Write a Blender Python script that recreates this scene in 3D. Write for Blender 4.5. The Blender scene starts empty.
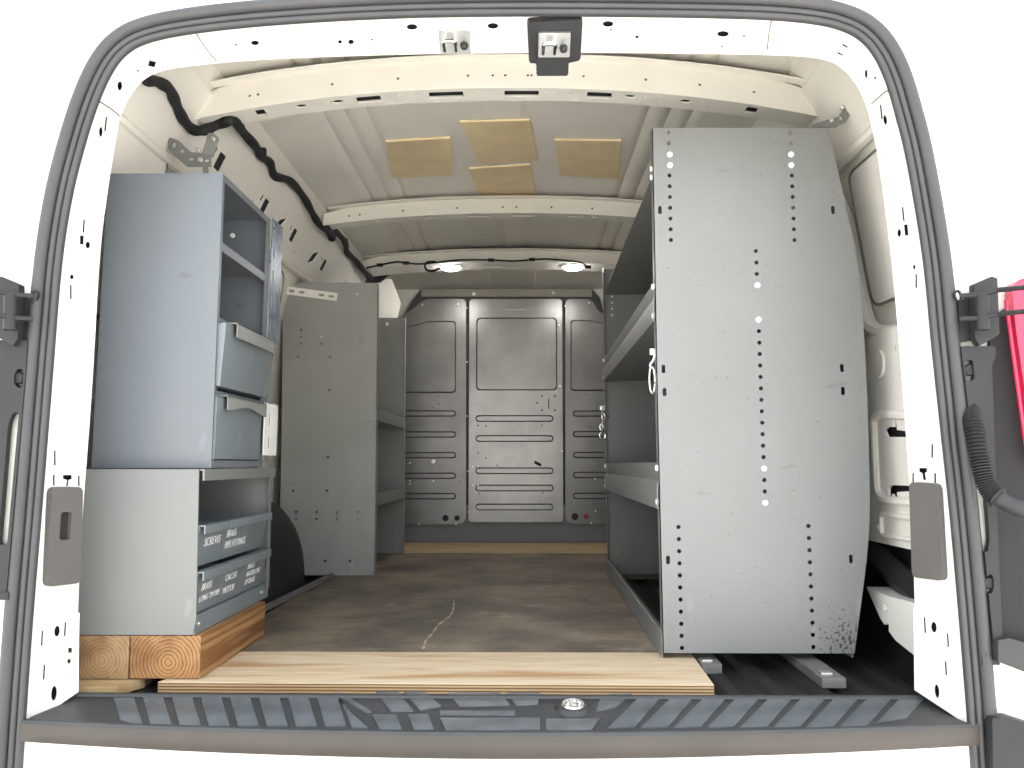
import bpy, bmesh, math, random
from mathutils import Vector, Matrix
from mathutils.geometry import delaunay_2d_cdt
random.seed(7)
R = math.radians
COL = bpy.context.scene.collection

# ------------------------------------------------------------------ camera model (for taking measurements off the photograph)
W, H, F = 1024, 768, 860.0
PITCH, YAW = R(5.3), math.atan(10 / 860)
CAM = Vector((0.04, -1.6, 0.405))
fw = Vector((-math.sin(YAW) * math.cos(PITCH), math.cos(YAW) * math.cos(PITCH), math.sin(PITCH)))
rt = Vector((math.cos(YAW), math.sin(YAW), 0))
up = rt.cross(fw)
def ray(u, v):
    return (fw + rt * ((u - 512) / F) + up * ((384 - v) / F)).normalized()
def PP(u, v, o, n):
    d = ray(u, v); o = Vector(o); n = Vector(n)
    return CAM + d * ((o - CAM).dot(n) / d.dot(n))
def PY(u, v, Y): return PP(u, v, (0, Y, 0), (0, 1, 0))
def PX(u, v, X): return PP(u, v, (X, 0, 0), (1, 0, 0))
def PZ(u, v, Z): return PP(u, v, (0, 0, Z), (0, 0, 1))
def proj(p):
    q = Vector(p) - CAM
    z = q.dot(fw)
    return 512 + F * q.dot(rt) / z, 384 - F * q.dot(up) / z

# ------------------------------------------------------------------ materials
def mat(name, col, rough=0.5, metal=0.0, var=0.06, scale=6.0, bump=0.0, bscale=60.0, coat=0.0, streak=None, col2=None, emis=0.0, spec=0.5, scuff=0.0):
    m = bpy.data.materials.new(name); m.use_nodes = True
    nt = m.node_tree; N = nt.nodes; L = nt.links
    b = N['Principled BSDF']
    tc = N.new('ShaderNodeTexCoord')
    src = tc.outputs['Object']
    if streak:
        mp = N.new('ShaderNodeMapping'); mp.inputs['Scale'].default_value = streak
        L.new(src, mp.inputs['Vector']); vec = mp.outputs['Vector']
    else:
        vec = src
    no = N.new('ShaderNodeTexNoise'); no.inputs['Scale'].default_value = scale
    no.inputs['Detail'].default_value = 6; no.inputs['Roughness'].default_value = 0.6
    L.new(vec, no.inputs['Vector'])
    rp = N.new('ShaderNodeValToRGB')
    c = Vector(col[:3])
    lo = c * (1 - var); hi = c * (1 + var) if col2 is None else Vector(col2[:3])
    rp.color_ramp.elements[0].position = 0.3; rp.color_ramp.elements[1].position = 0.7
    rp.color_ramp.elements[0].color = (*lo, 1); rp.color_ramp.elements[1].color = (*[min(1, x) for x in hi], 1)
    L.new(no.outputs['Fac'], rp.inputs['Fac']); L.new(rp.outputs['Color'], b.inputs['Base Color'])
    if scuff:
        def thr(scale, vec_, p0, p1, colr, last):
            mp = N.new('ShaderNodeMapping'); mp.inputs['Scale'].default_value = vec_; L.new(src, mp.inputs['Vector'])
            n3 = N.new('ShaderNodeTexNoise'); n3.inputs['Scale'].default_value = scale; n3.inputs['Detail'].default_value = 3; L.new(mp.outputs['Vector'], n3.inputs['Vector'])
            r3 = N.new('ShaderNodeValToRGB'); r3.color_ramp.elements[0].position = p0; r3.color_ramp.elements[1].position = p1
            r3.color_ramp.elements[0].color = (0, 0, 0, 1); r3.color_ramp.elements[1].color = (scuff, scuff, scuff, 1); L.new(n3.outputs['Fac'], r3.inputs['Fac'])
            x3 = N.new('ShaderNodeMix'); x3.data_type = 'RGBA'; L.new(r3.outputs['Color'], x3.inputs[0]); L.new(last, x3.inputs[6]); x3.inputs[7].default_value = (*colr, 1)
            return x3.outputs[2]
        o3_ = thr(14, (0.6, 1, 1.6), 0.70, 0.76, tuple(c * 0.45), rp.outputs['Color'])
        o3_ = thr(11, (1.5, 1, 0.5), 0.70, 0.75, tuple(min(1, x * 1.35) for x in c), o3_)
        L.new(o3_, b.inputs['Base Color'])
    b.inputs['Roughness'].default_value = rough; b.inputs['Metallic'].default_value = metal
    b.inputs['Coat Weight'].default_value = coat; b.inputs['Coat Roughness'].default_value = 0.15
    b.inputs['Specular IOR Level'].default_value = spec
    if bump:
        n2 = N.new('ShaderNodeTexNoise'); n2.inputs['Scale'].default_value = bscale; n2.inputs['Detail'].default_value = 4
        L.new(vec, n2.inputs['Vector'])
        bp = N.new('ShaderNodeBump'); bp.inputs['Strength'].default_value = bump; bp.inputs['Distance'].default_value = 0.004
        L.new(n2.outputs['Fac'], bp.inputs['Height']); L.new(bp.outputs['Normal'], b.inputs['Normal'])
    if emis:
        L.new(rp.outputs['Color'], b.inputs['Emission Color']); b.inputs['Emission Strength'].default_value = emis
    return m

def wood_face(name, light, dark, bands, dist, scale_vec, ring_center=None, rough=0.65, wtype='BANDS', nscale=3.0, ramp=(0.15, 0.75)):
    m = bpy.data.materials.new(name); m.use_nodes = True
    nt = m.node_tree; N = nt.nodes; L = nt.links; b = N['Principled BSDF']
    tc = N.new('ShaderNodeTexCoord'); mp = N.new('ShaderNodeMapping')
    if ring_center: mp.inputs['Location'].default_value = ring_center
    mp.inputs['Scale'].default_value = scale_vec
    L.new(tc.outputs['Object'], mp.inputs['Vector'])
    w = N.new('ShaderNodeTexWave'); w.wave_type = wtype
    if wtype == 'RINGS': w.rings_direction = 'Y'
    else: w.bands_direction = 'Y'
    w.inputs['Scale'].default_value = bands; w.inputs['Distortion'].default_value = dist
    w.inputs['Detail'].default_value = 3; w.inputs['Detail Scale'].default_value = 1.2
    L.new(mp.outputs['Vector'], w.inputs['Vector'])
    rp = N.new('ShaderNodeValToRGB')
    rp.color_ramp.elements[0].position = ramp[0]; rp.color_ramp.elements[1].position = ramp[1]
    rp.color_ramp.elements[0].color = (*dark, 1); rp.color_ramp.elements[1].color = (*light, 1)
    L.new(w.outputs['Fac'], rp.inputs['Fac'])
    n = N.new('ShaderNodeTexNoise'); n.inputs['Scale'].default_value = nscale; n.inputs['Detail'].default_value = 6
    L.new(mp.outputs['Vector'], n.inputs['Vector'])
    rp2 = N.new('ShaderNodeValToRGB'); rp2.color_ramp.elements[0].position = 0.35; rp2.color_ramp.elements[1].position = 0.7
    rp2.color_ramp.elements[0].color = (0.78, 0.72, 0.62, 1); rp2.color_ramp.elements[1].color = (1, 1, 1, 1)
    L.new(n.outputs['Fac'], rp2.inputs['Fac'])
    mx = N.new('ShaderNodeMix'); mx.data_type = 'RGBA'; mx.blend_type = 'MULTIPLY'; mx.inputs[0].default_value = 1
    L.new(rp.outputs['Color'], mx.inputs[6]); L.new(rp2.outputs['Color'], mx.inputs[7])
    L.new(mx.outputs[2], b.inputs['Base Color'])
    b.inputs['Roughness'].default_value = rough
    return m

def dirty_floor(name):
    m = bpy.data.materials.new(name); m.use_nodes = True
    nt = m.node_tree; N = nt.nodes; L = nt.links; b = N['Principled BSDF']
    tc = N.new('ShaderNodeTexCoord')
    def noise(scale, vec=(1, 1, 1), det=8, rough=0.65):
        mp = N.new('ShaderNodeMapping'); mp.inputs['Scale'].default_value = vec
        L.new(tc.outputs['Object'], mp.inputs['Vector'])
        n = N.new('ShaderNodeTexNoise'); n.inputs['Scale'].default_value = scale; n.inputs['Detail'].default_value = det
        n.inputs['Roughness'].default_value = rough
        L.new(mp.outputs['Vector'], n.inputs['Vector']); return n.outputs['Fac']
    def ramp(fac, p0, c0, p1, c1):
        r = N.new('ShaderNodeValToRGB'); e = r.color_ramp.elements
        e[0].position, e[1].position = p0, p1; e[0].color = (*c0, 1); e[1].color = (*c1, 1)
        L.new(fac, r.inputs['Fac']); return r.outputs['Color']
    def mix(fac, a, c, mode='MIX'):
        x = N.new('ShaderNodeMix'); x.data_type = 'RGBA'; x.blend_type = mode
        if isinstance(fac, float): x.inputs[0].default_value = fac
        else: L.new(fac, x.inputs[0])
        L.new(a, x.inputs[6])
        if isinstance(c, tuple): x.inputs[7].default_value = (*c, 1)
        else: L.new(c, x.inputs[7])
        return x.outputs[2]
    base = ramp(noise(3.0), 0.40, (0.088, 0.071, 0.056), 0.63, (0.255, 0.200, 0.145))
    grain = ramp(noise(5.0, (1.2, 5, 1)), 0.35, (0.80, 0.80, 0.80), 0.65, (1.1, 1.08, 1.05))
    c = mix(1.0, base, grain, 'MULTIPLY')
    pale = ramp(noise(9.0, (1, 0.7, 1)), 0.60, (0, 0, 0), 0.74, (0.55, 0.55, 0.55))
    c = mix(pale, c, (0.40, 0.37, 0.33))
    L.new(c, b.inputs['Base Color'])
    b.inputs['Roughness'].default_value = 0.55
    n2 = noise(40.0)
    bp = N.new('ShaderNodeBump'); bp.inputs['Strength'].default_value = 0.25; bp.inputs['Distance'].default_value = 0.003
    L.new(n2, bp.inputs['Height']); L.new(bp.outputs['Normal'], b.inputs['Normal'])
    return m

def plank_mat(name, light, figure, mid, stretch=(1.6, 11, 11), rough=0.65):
    m = bpy.data.materials.new(name); m.use_nodes = True
    nt = m.node_tree; N = nt.nodes; L = nt.links; b = N['Principled BSDF']
    tc = N.new('ShaderNodeTexCoord')
    def nz(scale, vec, det, dist=0.0):
        mp = N.new('ShaderNodeMapping'); mp.inputs['Scale'].default_value = vec; L.new(tc.outputs['Object'], mp.inputs['Vector'])
        n = N.new('ShaderNodeTexNoise'); n.inputs['Scale'].default_value = scale; n.inputs['Detail'].default_value = det; n.inputs['Distortion'].default_value = dist
        L.new(mp.outputs['Vector'], n.inputs['Vector']); return n.outputs['Fac']
    r1 = N.new('ShaderNodeValToRGB'); e = r1.color_ramp.elements
    e[0].position = 0.40; e[0].color = (*light, 1); e[1].position = 0.66; e[1].color = (*figure, 1)
    k = e.new(0.52); k.color = (*mid, 1)
    L.new(nz(1.6, stretch, 3, 0.9), r1.inputs['Fac'])
    r2 = N.new('ShaderNodeValToRGB'); e = r2.color_ramp.elements
    e[0].position = 0.3; e[0].color = (0.80, 0.76, 0.70, 1); e[1].position = 0.6; e[1].color = (1, 1, 1, 1)
    L.new(nz(6.0, (1.5, 22, 22), 6), r2.inputs['Fac'])
    mx = N.new('ShaderNodeMix'); mx.data_type = 'RGBA'; mx.blend_type = 'MULTIPLY'; mx.inputs[0].default_value = 1
    L.new(r1.outputs['Color'], mx.inputs[6]); L.new(r2.outputs['Color'], mx.inputs[7]); L.new(mx.outputs[2], b.inputs['Base Color'])
    b.inputs['Roughness'].default_value = rough
    return m

M = {}
M['white'] = mat('white_body_paint', (0.80, 0.785, 0.74), 0.35, var=0.02, scale=3, coat=0.3)
M['inner'] = mat('cream_inner_paint', (0.80, 0.775, 0.72), 0.5, var=0.035, scale=4, bump=0.05, bscale=30)
M['blue_grey'] = mat('blue_grey_enamel', (0.128, 0.144, 0.163), 0.38, var=0.05, scale=3, bump=0.03, bscale=20, scuff=0.45)
M['drawer_grey'] = mat('slate_drawer_enamel', (0.155, 0.18, 0.195), 0.36, var=0.06, scale=4, scuff=0.45)
M['pale_grey'] = mat('pale_grey_enamel', (0.170, 0.177, 0.172), 0.42, var=0.05, scale=2.5, bump=0.03, bscale=20, scuff=0.45)
M['shelf_grey'] = mat('shelf_grey_enamel', (0.186, 0.192, 0.191), 0.40, var=0.06, scale=2.5, bump=0.03, bscale=25, scuff=0.45)
M['worn_grey'] = mat('worn_dull_grey_enamel', (0.22, 0.225, 0.215), 0.42, var=0.10, scale=3.5, bump=0.04, bscale=25, scuff=0.45)
M['lip_grey'] = mat('shelf_lip_enamel', (0.20, 0.205, 0.20), 0.42, var=0.1, scale=4, bump=0.04, bscale=25)
M['panel_grey'] = mat('plain_panel_enamel', (0.29, 0.295, 0.28), 0.40, var=0.10, scale=3.0, bump=0.04, bscale=25, scuff=0.45)
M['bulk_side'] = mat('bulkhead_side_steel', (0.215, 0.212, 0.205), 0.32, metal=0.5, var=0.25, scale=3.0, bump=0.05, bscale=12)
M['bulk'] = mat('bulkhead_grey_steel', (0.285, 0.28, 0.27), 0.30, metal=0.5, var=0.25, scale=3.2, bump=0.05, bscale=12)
M['bulk_frame'] = mat('bulkhead_frame_grey', (0.16, 0.165, 0.175), 0.5, metal=0.2, var=0.1, scale=3)
M['bulk_back'] = mat('bulkhead_backing_dark', (0.045, 0.045, 0.048), 0.6, var=0.1, scale=3)  # near-black backing paints shade into the gaps around the ribs
M['rubber'] = mat('black_rubber', (0.030, 0.030, 0.032), 0.55, var=0.15, scale=8, bump=0.15, bscale=80)
M['mat'] = mat('black_floor_mat', (0.011, 0.011, 0.012), 0.6, var=0.4, scale=9, bump=0.2, bscale=120, spec=0.3)
M['seal'] = mat('grey_weather_rubber', (0.050, 0.050, 0.054), 0.5, var=0.1, scale=9)
M['plastic'] = mat('charcoal_plastic', (0.024, 0.024, 0.026), 0.5, var=0.1, scale=9, bump=0.1, bscale=150, spec=0.3)
M['grey_plastic'] = mat('grey_cover_plastic', (0.105, 0.098, 0.094), 0.5, var=0.08, scale=9, bump=0.1, bscale=150)
M['tread'] = mat('step_tread_rubber', (0.035, 0.036, 0.038), 0.5, var=0.2, scale=10, bump=0.1, bscale=100)
M['tread_pad'] = mat('sky_sheen_tread_pad', (0.088, 0.097, 0.106), 0.36, var=0.4, scale=14, bump=0.1, bscale=60)  # blue-grey tone puts the sky's reflection into the pad colour
M['step_lip'] = mat('tan_grey_step_lip', (0.050, 0.042, 0.036), 0.55, var=0.12, scale=7)
M['steel'] = mat('zinc_steel', (0.62, 0.62, 0.60), 0.32, metal=0.9, var=0.08, scale=12)
M['chrome'] = mat('bright_chrome', (0.85, 0.85, 0.87), 0.12, metal=1.0, var=0.03, scale=12)
M['bolt'] = mat('bright_bolt_zinc', (0.85, 0.85, 0.84), 0.45, metal=0.1, var=0.03, scale=12)
M['film'] = mat('blue_steel_film', (0.05, 0.08, 0.13), 0.3, metal=0.4, scale=22, col2=(0.34, 0.40, 0.48))
M['dull_alu'] = mat('dull_aluminium', (0.17, 0.17, 0.165), 0.5, metal=0.3, var=0.2, scale=10)
M['tape'] = mat('black_cloth_tape', (0.012, 0.012, 0.013), 0.75, var=0.2, scale=20, bump=0.3, bscale=150)
M['pad'] = mat('tan_fibre_pad', (0.82, 0.67, 0.42), 0.8, var=0.07, scale=12, bump=0.15, bscale=90)
M['ply'] = plank_mat('pale_plywood', (0.66, 0.53, 0.38), (0.42, 0.24, 0.11), (0.62, 0.48, 0.32), (1.1, 7.5, 7.5))
M['ply_edge'] = wood_face('plywood_edge_layers', (0.50, 0.34, 0.18), (0.13, 0.07, 0.035), 56.0, 0.6, (0.3, 0.3, 1.0), nscale=8)
M['ply_edge'].node_tree.nodes['Wave Texture'].bands_direction = 'Z'
M['back_ply'] = plank_mat('dusty_plywood', (0.42, 0.33, 0.20), (0.32, 0.24, 0.14), (0.38, 0.29, 0.17))
M['dirty'] = dirty_floor('grimy_plywood')
M['raw_wood'] = mat('raw_split_wood', (0.42, 0.33, 0.20), 0.7, var=0.2, scale=10)
M['pine_pad'] = plank_mat('weathered_pine', (0.44, 0.32, 0.17), (0.34, 0.23, 0.11), (0.40, 0.28, 0.14))
M['text'] = mat('white_marker_ink', (0.80, 0.82, 0.82), 0.7, var=0.05)
M['red'] = mat('red_lens_plastic', (0.62, 0.02, 0.07), 0.2, var=0.15, scale=30, coat=0.5)
M['red_dark'] = mat('red_plug', (0.25, 0.02, 0.03), 0.4)
M['black_hole'] = mat('black_grommet', (0.010, 0.010, 0.011), 0.6)
M['lamp'] = mat('lit_lamp_lens', (1.0, 0.97, 0.92), 0.4, var=0.0, emis=120.0)
M['concrete'] = mat('pale_concrete', (0.44, 0.42, 0.39), 0.85, var=0.12, scale=2, bump=0.1)
M['top_rail'] = mat('drab_primer', (0.26, 0.24, 0.20), 0.5)
M['well'] = mat('matt_black_moulding', (0.014, 0.014, 0.015), 0.6, spec=0.3)
M['hole_shade'] = mat('shade_liner_black', (0.018, 0.016, 0.024), 0.8)  # near-black colour for liners that paint shade behind punched holes
M['bead'] = mat('groove_shade_and_seam_grey', (0.16, 0.155, 0.14), 0.6)  # grey for panel joints and for the painted-in groove shade

def beam_mat(name, light, dark, center):
    m = wood_face(name, light, dark, 46.0, 3.6, (1, 0.06, 1), ring_center=center, wtype='RINGS', nscale=16, ramp=(0.0, 0.7))
    r2 = [n for n in m.node_tree.nodes if n.type == 'VALTORGB'][1]; r2.color_ramp.elements[0].color = (0.58, 0.50, 0.42, 1); r2.color_ramp.elements[0].position = 0.38; r2.color_ramp.elements[1].position = 0.58
    return m

# ------------------------------------------------------------------ object helpers
WL = {}
def _bm_mesh(name, bm, m, smooth=35):
    bmesh.ops.recalc_face_normals(bm, faces=bm.faces)
    me = bpy.data.meshes.new(name); bm.to_mesh(me); bm.free()
    if isinstance(m, (list, tuple)):
        for x in m: me.materials.append(x)
    else:
        me.materials.append(m)
    me.polygons.foreach_set('use_smooth', [True] * len(me.polygons))
    me.set_sharp_from_angle(angle=R(smooth))
    return me
def obj(name, bm, m, parent=None, smooth=35, label=None, origin=None):
    xs = [v.co.copy() for v in bm.verts]
    if origin is None:
        lo = Vector([min(c[i] for c in xs) for i in range(3)]); hi = Vector([max(c[i] for c in xs) for i in range(3)])
        origin = Vector(((lo.x + hi.x) / 2, (lo.y + hi.y) / 2, lo.z))
    origin = Vector(origin)
    bmesh.ops.translate(bm, verts=bm.verts, vec=-origin)
    o = bpy.data.objects.new(name, _bm_mesh(name, bm, m, smooth)); COL.objects.link(o)
    WL[o] = origin
    if parent is not None:
        o.parent = parent; o.location = origin - WL[parent]
    else:
        o.location = origin
    if label: o['label'] = label
    return o
def thing(name, loc, label, cat, group=None):
    o = bpy.data.objects.new(name, None); COL.objects.link(o); o.empty_display_size = 0.05
    o.location = loc; WL[o] = Vector(loc)
    return tag(o, label, cat, group)
def tag(o, label, cat, group=None, kind=None):
    o['label'] = label; o['category'] = cat
    if group: o['group'] = group
    if kind: o['kind'] = kind
    return o
def struct(o, label, cat):
    return tag(o, label, cat, kind='structure')
def copy_part(src, parent, loc):
    o = src.copy(); COL.objects.link(o); o.parent = parent; WL[o] = Vector(loc)
    o.location = Vector(loc) - (WL[parent] if parent else Vector())
    return o

NB = bmesh.new
def box(bm, x0, x1, y0, y1, z0, z1, bev=0.0, seg=2, rot=None, pivot=None):
    r = bmesh.ops.create_cube(bm, size=1)
    vs = r['verts']
    for v in vs:
        v.co = Vector(((x0 + x1) / 2 + v.co.x * (x1 - x0), (y0 + y1) / 2 + v.co.y * (y1 - y0), (z0 + z1) / 2 + v.co.z * (z1 - z0)))
    if bev:
        es = list({e for v in vs for e in v.link_edges})
        rb = bmesh.ops.bevel(bm, geom=es, offset=bev, segments=seg, profile=0.7, affect='EDGES')
        vs = list({v for f in rb['faces'] for v in f.verts} | {v for v in vs if v.is_valid})
    if rot is not None:
        pv = Vector(pivot) if pivot is not None else Vector(((x0 + x1) / 2, (y0 + y1) / 2, (z0 + z1) / 2))
        bmesh.ops.rotate(bm, verts=vs, cent=pv, matrix=rot)
    return bm
def prism(bm, pts, vec, bev=0.0):
    """polygon of 3-D points pushed along vec"""
    vec = Vector(vec)
    a = [bm.verts.new(Vector(p)) for p in pts]; b = [bm.verts.new(Vector(p) + vec) for p in pts]
    n = len(pts)
    bm.faces.new(a); bm.faces.new(b[::-1])
    for i in range(n): bm.faces.new((a[i], b[i], b[(i + 1) % n], a[(i + 1) % n]))
    if bev:
        es = list({e for v in a + b for e in v.link_edges})
        bmesh.ops.bevel(bm, geom=es, offset=bev, segments=2, profile=0.7, affect='EDGES')
    return bm
def cyl(bm, c, axis, r, h, n=16, r2=None, bev=0.0):
    c = Vector(c); axis = Vector(axis).normalized()
    a = axis.orthogonal().normalized(); b = axis.cross(a)
    r2 = r if r2 is None else r2
    prof = [(r, 0), (r2, h)] if not bev else [(r, 0), (r2, h - bev), (r2 - bev, h)]
    rings = [[bm.verts.new(c + axis * z + (a * math.cos(2 * math.pi * i / n) + b * math.sin(2 * math.pi * i / n)) * rr) for i in range(n)] for rr, z in prof]
    for p, q in zip(rings, rings[1:]):
        for i in range(n): bm.faces.new((p[i], p[(i + 1) % n], q[(i + 1) % n], q[i]))
    bm.faces.new(rings[0][::-1]); bm.faces.new(rings[-1])
    return bm
def catmull(P, k=6, closed=False):
    P = [Vector(p) for p in P]; out = []
    n = len(P)
    for i in range(n - 1):
        p0 = P[max(i - 1, 0)]; p1 = P[i]; p2 = P[i + 1]; p3 = P[min(i + 2, n - 1)]
        for j in range(k):
            t = j / k
            out.append(0.5 * ((2 * p1) + (p2 - p0) * t + (2 * p0 - 5 * p1 + 4 * p2 - p3) * t * t + (3 * p1 - p0 - 3 * p2 + p3) * t ** 3))
    out.append(P[-1]); return out
def tube(bm, P, r, n=8, closed=False):
    P = [Vector(p) for p in P]; m = len(P)
    rr = r if callable(r) else (lambda i: r)
    rings = []; ref = None
    for i in range(m):
        if closed: t = (P[(i + 1) % m] - P[i - 1]).normalized()
        else: t = (P[min(i + 1, m - 1)] - P[max(i - 1, 0)]).normalized()
        if ref is None: ref = t.orthogonal()
        a = (ref - t * ref.dot(t))
        a = a.normalized() if a.length > 1e-6 else t.orthogonal().normalized()
        ref = a; b = t.cross(a)
        rings.append([bm.verts.new(P[i] + (a * math.cos(2 * math.pi * j / n) + b * math.sin(2 * math.pi * j / n)) * rr(i)) for j in range(n)])
    for i in range(m if closed else m - 1):
        p, q = rings[i], rings[(i + 1) % m]
        for j in range(n): bm.faces.new((p[j], p[(j + 1) % n], q[(j + 1) % n], q[j]))
    if not closed:
        bm.faces.new(rings[0][::-1]); bm.faces.new(rings[-1])
    return bm

def circ(x, y, rx, ry=None, n=12):
    ry = rx if ry is None else ry
    return [(x + rx * math.cos(2 * math.pi * i / n), y + ry * math.sin(2 * math.pi * i / n)) for i in range(n)]
def rrect(x0, x1, y0, y1, r, n=5):
    out = []
    for cx, cy, a0 in ((x1 - r, y1 - r, 0), (x0 + r, y1 - r, 90), (x0 + r, y0 + r, 180), (x1 - r, y0 + r, 270)):
        for i in range(n + 1):
            a = R(a0 + 90 * i / n); out.append((cx + r * math.cos(a), cy + r * math.sin(a)))
    return out
def round_poly(pts, r, n=5):
    out = []; m = len(pts)
    for i in range(m):
        p = Vector(pts[i]); a = Vector(pts[i - 1]); b = Vector(pts[(i + 1) % m])
        ri = r[i] if isinstance(r, (list, tuple)) else r
        if ri <= 0: out.append(tuple(p)); continue
        da = (a - p); db = (b - p)
        k = min(ri, da.length * 0.48, db.length * 0.48)
        s = p + da.normalized() * k; e = p + db.normalized() * k
        for j in range(n + 1):
            t = j / n; out.append(tuple(s * (1 - t) ** 2 + p * 2 * t * (1 - t) + e * t * t))
    return out
def sheet(bm, outline, holes, f, th, grid=None):
    """a flat 2-D outline with holes, mapped by f(a, b, d) to 3-D and given thickness th"""
    vs = []; es = []
    for loop in [outline] + list(holes):
        k = len(vs); n = len(loop)
        vs += [Vector((p[0], p[1])) for p in loop]
        es += [(k + i, k + (i + 1) % n) for i in range(n)]
    if grid:
        x0 = min(p[0] for p in outline); x1 = max(p[0] for p in outline); y0 = min(p[1] for p in outline); y1 = max(p[1] for p in outline)
        gx, gy = grid
        nx = max(1, int((x1 - x0) / gx)); ny = max(1, int((y1 - y0) / gy))
        for i in range(1, nx):
            for j in range(0, ny + 1):
                vs.append(Vector((x0 + (x1 - x0) * i / nx, y0 + (y1 - y0) * (j + 0.001) / (ny + 0.002))))
    V, E, Fc, *_ = delaunay_2d_cdt(vs, es, [], 1, 1e-7)
    bbs = [(min(p[0] for p in h), max(p[0] for p in h), min(p[1] for p in h), max(p[1] for p in h), h) for h in holes]
    def in_hole(fc):
        x = sum(V[i].x for i in fc) / len(fc); y = sum(V[i].y for i in fc) / len(fc)
        for a0, a1, b0, b1, h in bbs:
            if a0 <= x <= a1 and b0 <= y <= b1:
                c = False; n = len(h)
                for k in range(n):
                    (px_, py_), (qx_, qy_) = h[k][:2], h[k - 1][:2]
                    if (py_ > y) != (qy_ > y) and x < (qx_ - px_) * (y - py_) / (qy_ - py_) + px_: c = not c
                if c: return True
        return False
    Fc = [fc for fc in Fc if not in_hole(fc)]
    used = sorted({i for fc in Fc for i in fc}); idx = {}
    A, B = {}, {}
    for i in used:
        A[i] = bm.verts.new(f(V[i].x, V[i].y, 0)); B[i] = bm.verts.new(f(V[i].x, V[i].y, th))
    cnt = {}
    for fc in Fc:
        n = len(fc)
        bm.faces.new([A[i] for i in fc]); bm.faces.new([B[i] for i in reversed(fc)])
        for k in range(n):
            e = (fc[k], fc[(k + 1) % n]); cnt[tuple(sorted(e))] = cnt.get(tuple(sorted(e)), 0) + 1
    for (i, j), c in cnt.items():
        if c == 1: bm.faces.new((A[i], A[j], B[j], B[i]))
    return bm
def fy(Y):  return lambda a, b, d: Vector((a, Y + d, b))       # panel facing -Y (a = X, b = Z), thickness into +Y
def fx(X, s=1): return lambda a, b, d: Vector((X + s * d, a, b))  # a = Y, b = Z
def fz(Z): return lambda a, b, d: Vector((a, b, Z + d))

# ------------------------------------------------------------------ van shell
SEC = [(-0.05, 0.885), (0.10, 0.890), (0.65, 0.890), (0.90, 0.868), (1.05, 0.840), (1.13, 0.815), (1.22, 0.775), (1.30, 0.728), (1.345, 0.692)]   # z, half width
def xw(z):
    if z <= SEC[0][0]: return SEC[0][1]
    for (z0, x0), (z1, x1) in zip(SEC, SEC[1:]):
        if z <= z1: return x0 + (x1 - x0) * (z - z0) / (z1 - z0)
    return SEC[-1][1]
def hitwall(u, v, s):
    d = ray(u, v); t = 0.3
    while t < 6:
        p = CAM + d * t
        if s * p.x > xw(p.z) - 0.001: return p
        t += 0.002
    return p
def zroof(x):
    a = abs(x) / 0.66
    return 1.412 - 0.055 * a ** 2.4

Y0, Y1 = -0.115, 3.02
def wall_side(side, s):
    bm = NB()
    prof = [(s * x, z) for z, x in SEC]
    out = [(s * 0.99, -0.08), (s * 0.99, 1.0), (s * 0.82, 1.40), (s * 0.68, 1.46)]
    poly = prof + out[::-1]
    prism(bm, [(x, Y0, z) for x, z in poly], (0, Y1 - Y0, 0))
    return struct(obj('wall_' + side, bm, M['inner']), 'cream painted steel inner side of van behind the %s shelving' % ('blue-grey cabinet' if s < 0 else 'tall perforated'), 'wall')
wl = wall_side('left', -1); wr = wall_side('right', 1)

# ceiling: fluted roof skin
bm = NB()
xs = [i * 0.01 for i in range(-71, 72)]
def flute(x):
    h = 0
    for c in (-0.52, -0.46, 0.46, 0.52, -0.055, 0.055, -0.40, 0.40):
        d = abs(x - c)
        w = 0.018
        if d < w: h += 0.010 * (0.5 + 0.5 * math.cos(math.pi * d / w))
    return h
lo = [(x, zroof(x) + flute(x)) for x in xs]
hi = [(x, zroof(x) + 0.04) for x in xs]
prism(bm, [(x, Y0, z) for x, z in lo + hi[::-1]], (0, Y1 - Y0, 0))
ceil = struct(obj('ceiling', bm, M['inner'], smooth=50), 'cream ribbed steel roof of cargo bay seen from below', 'ceiling')

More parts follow.
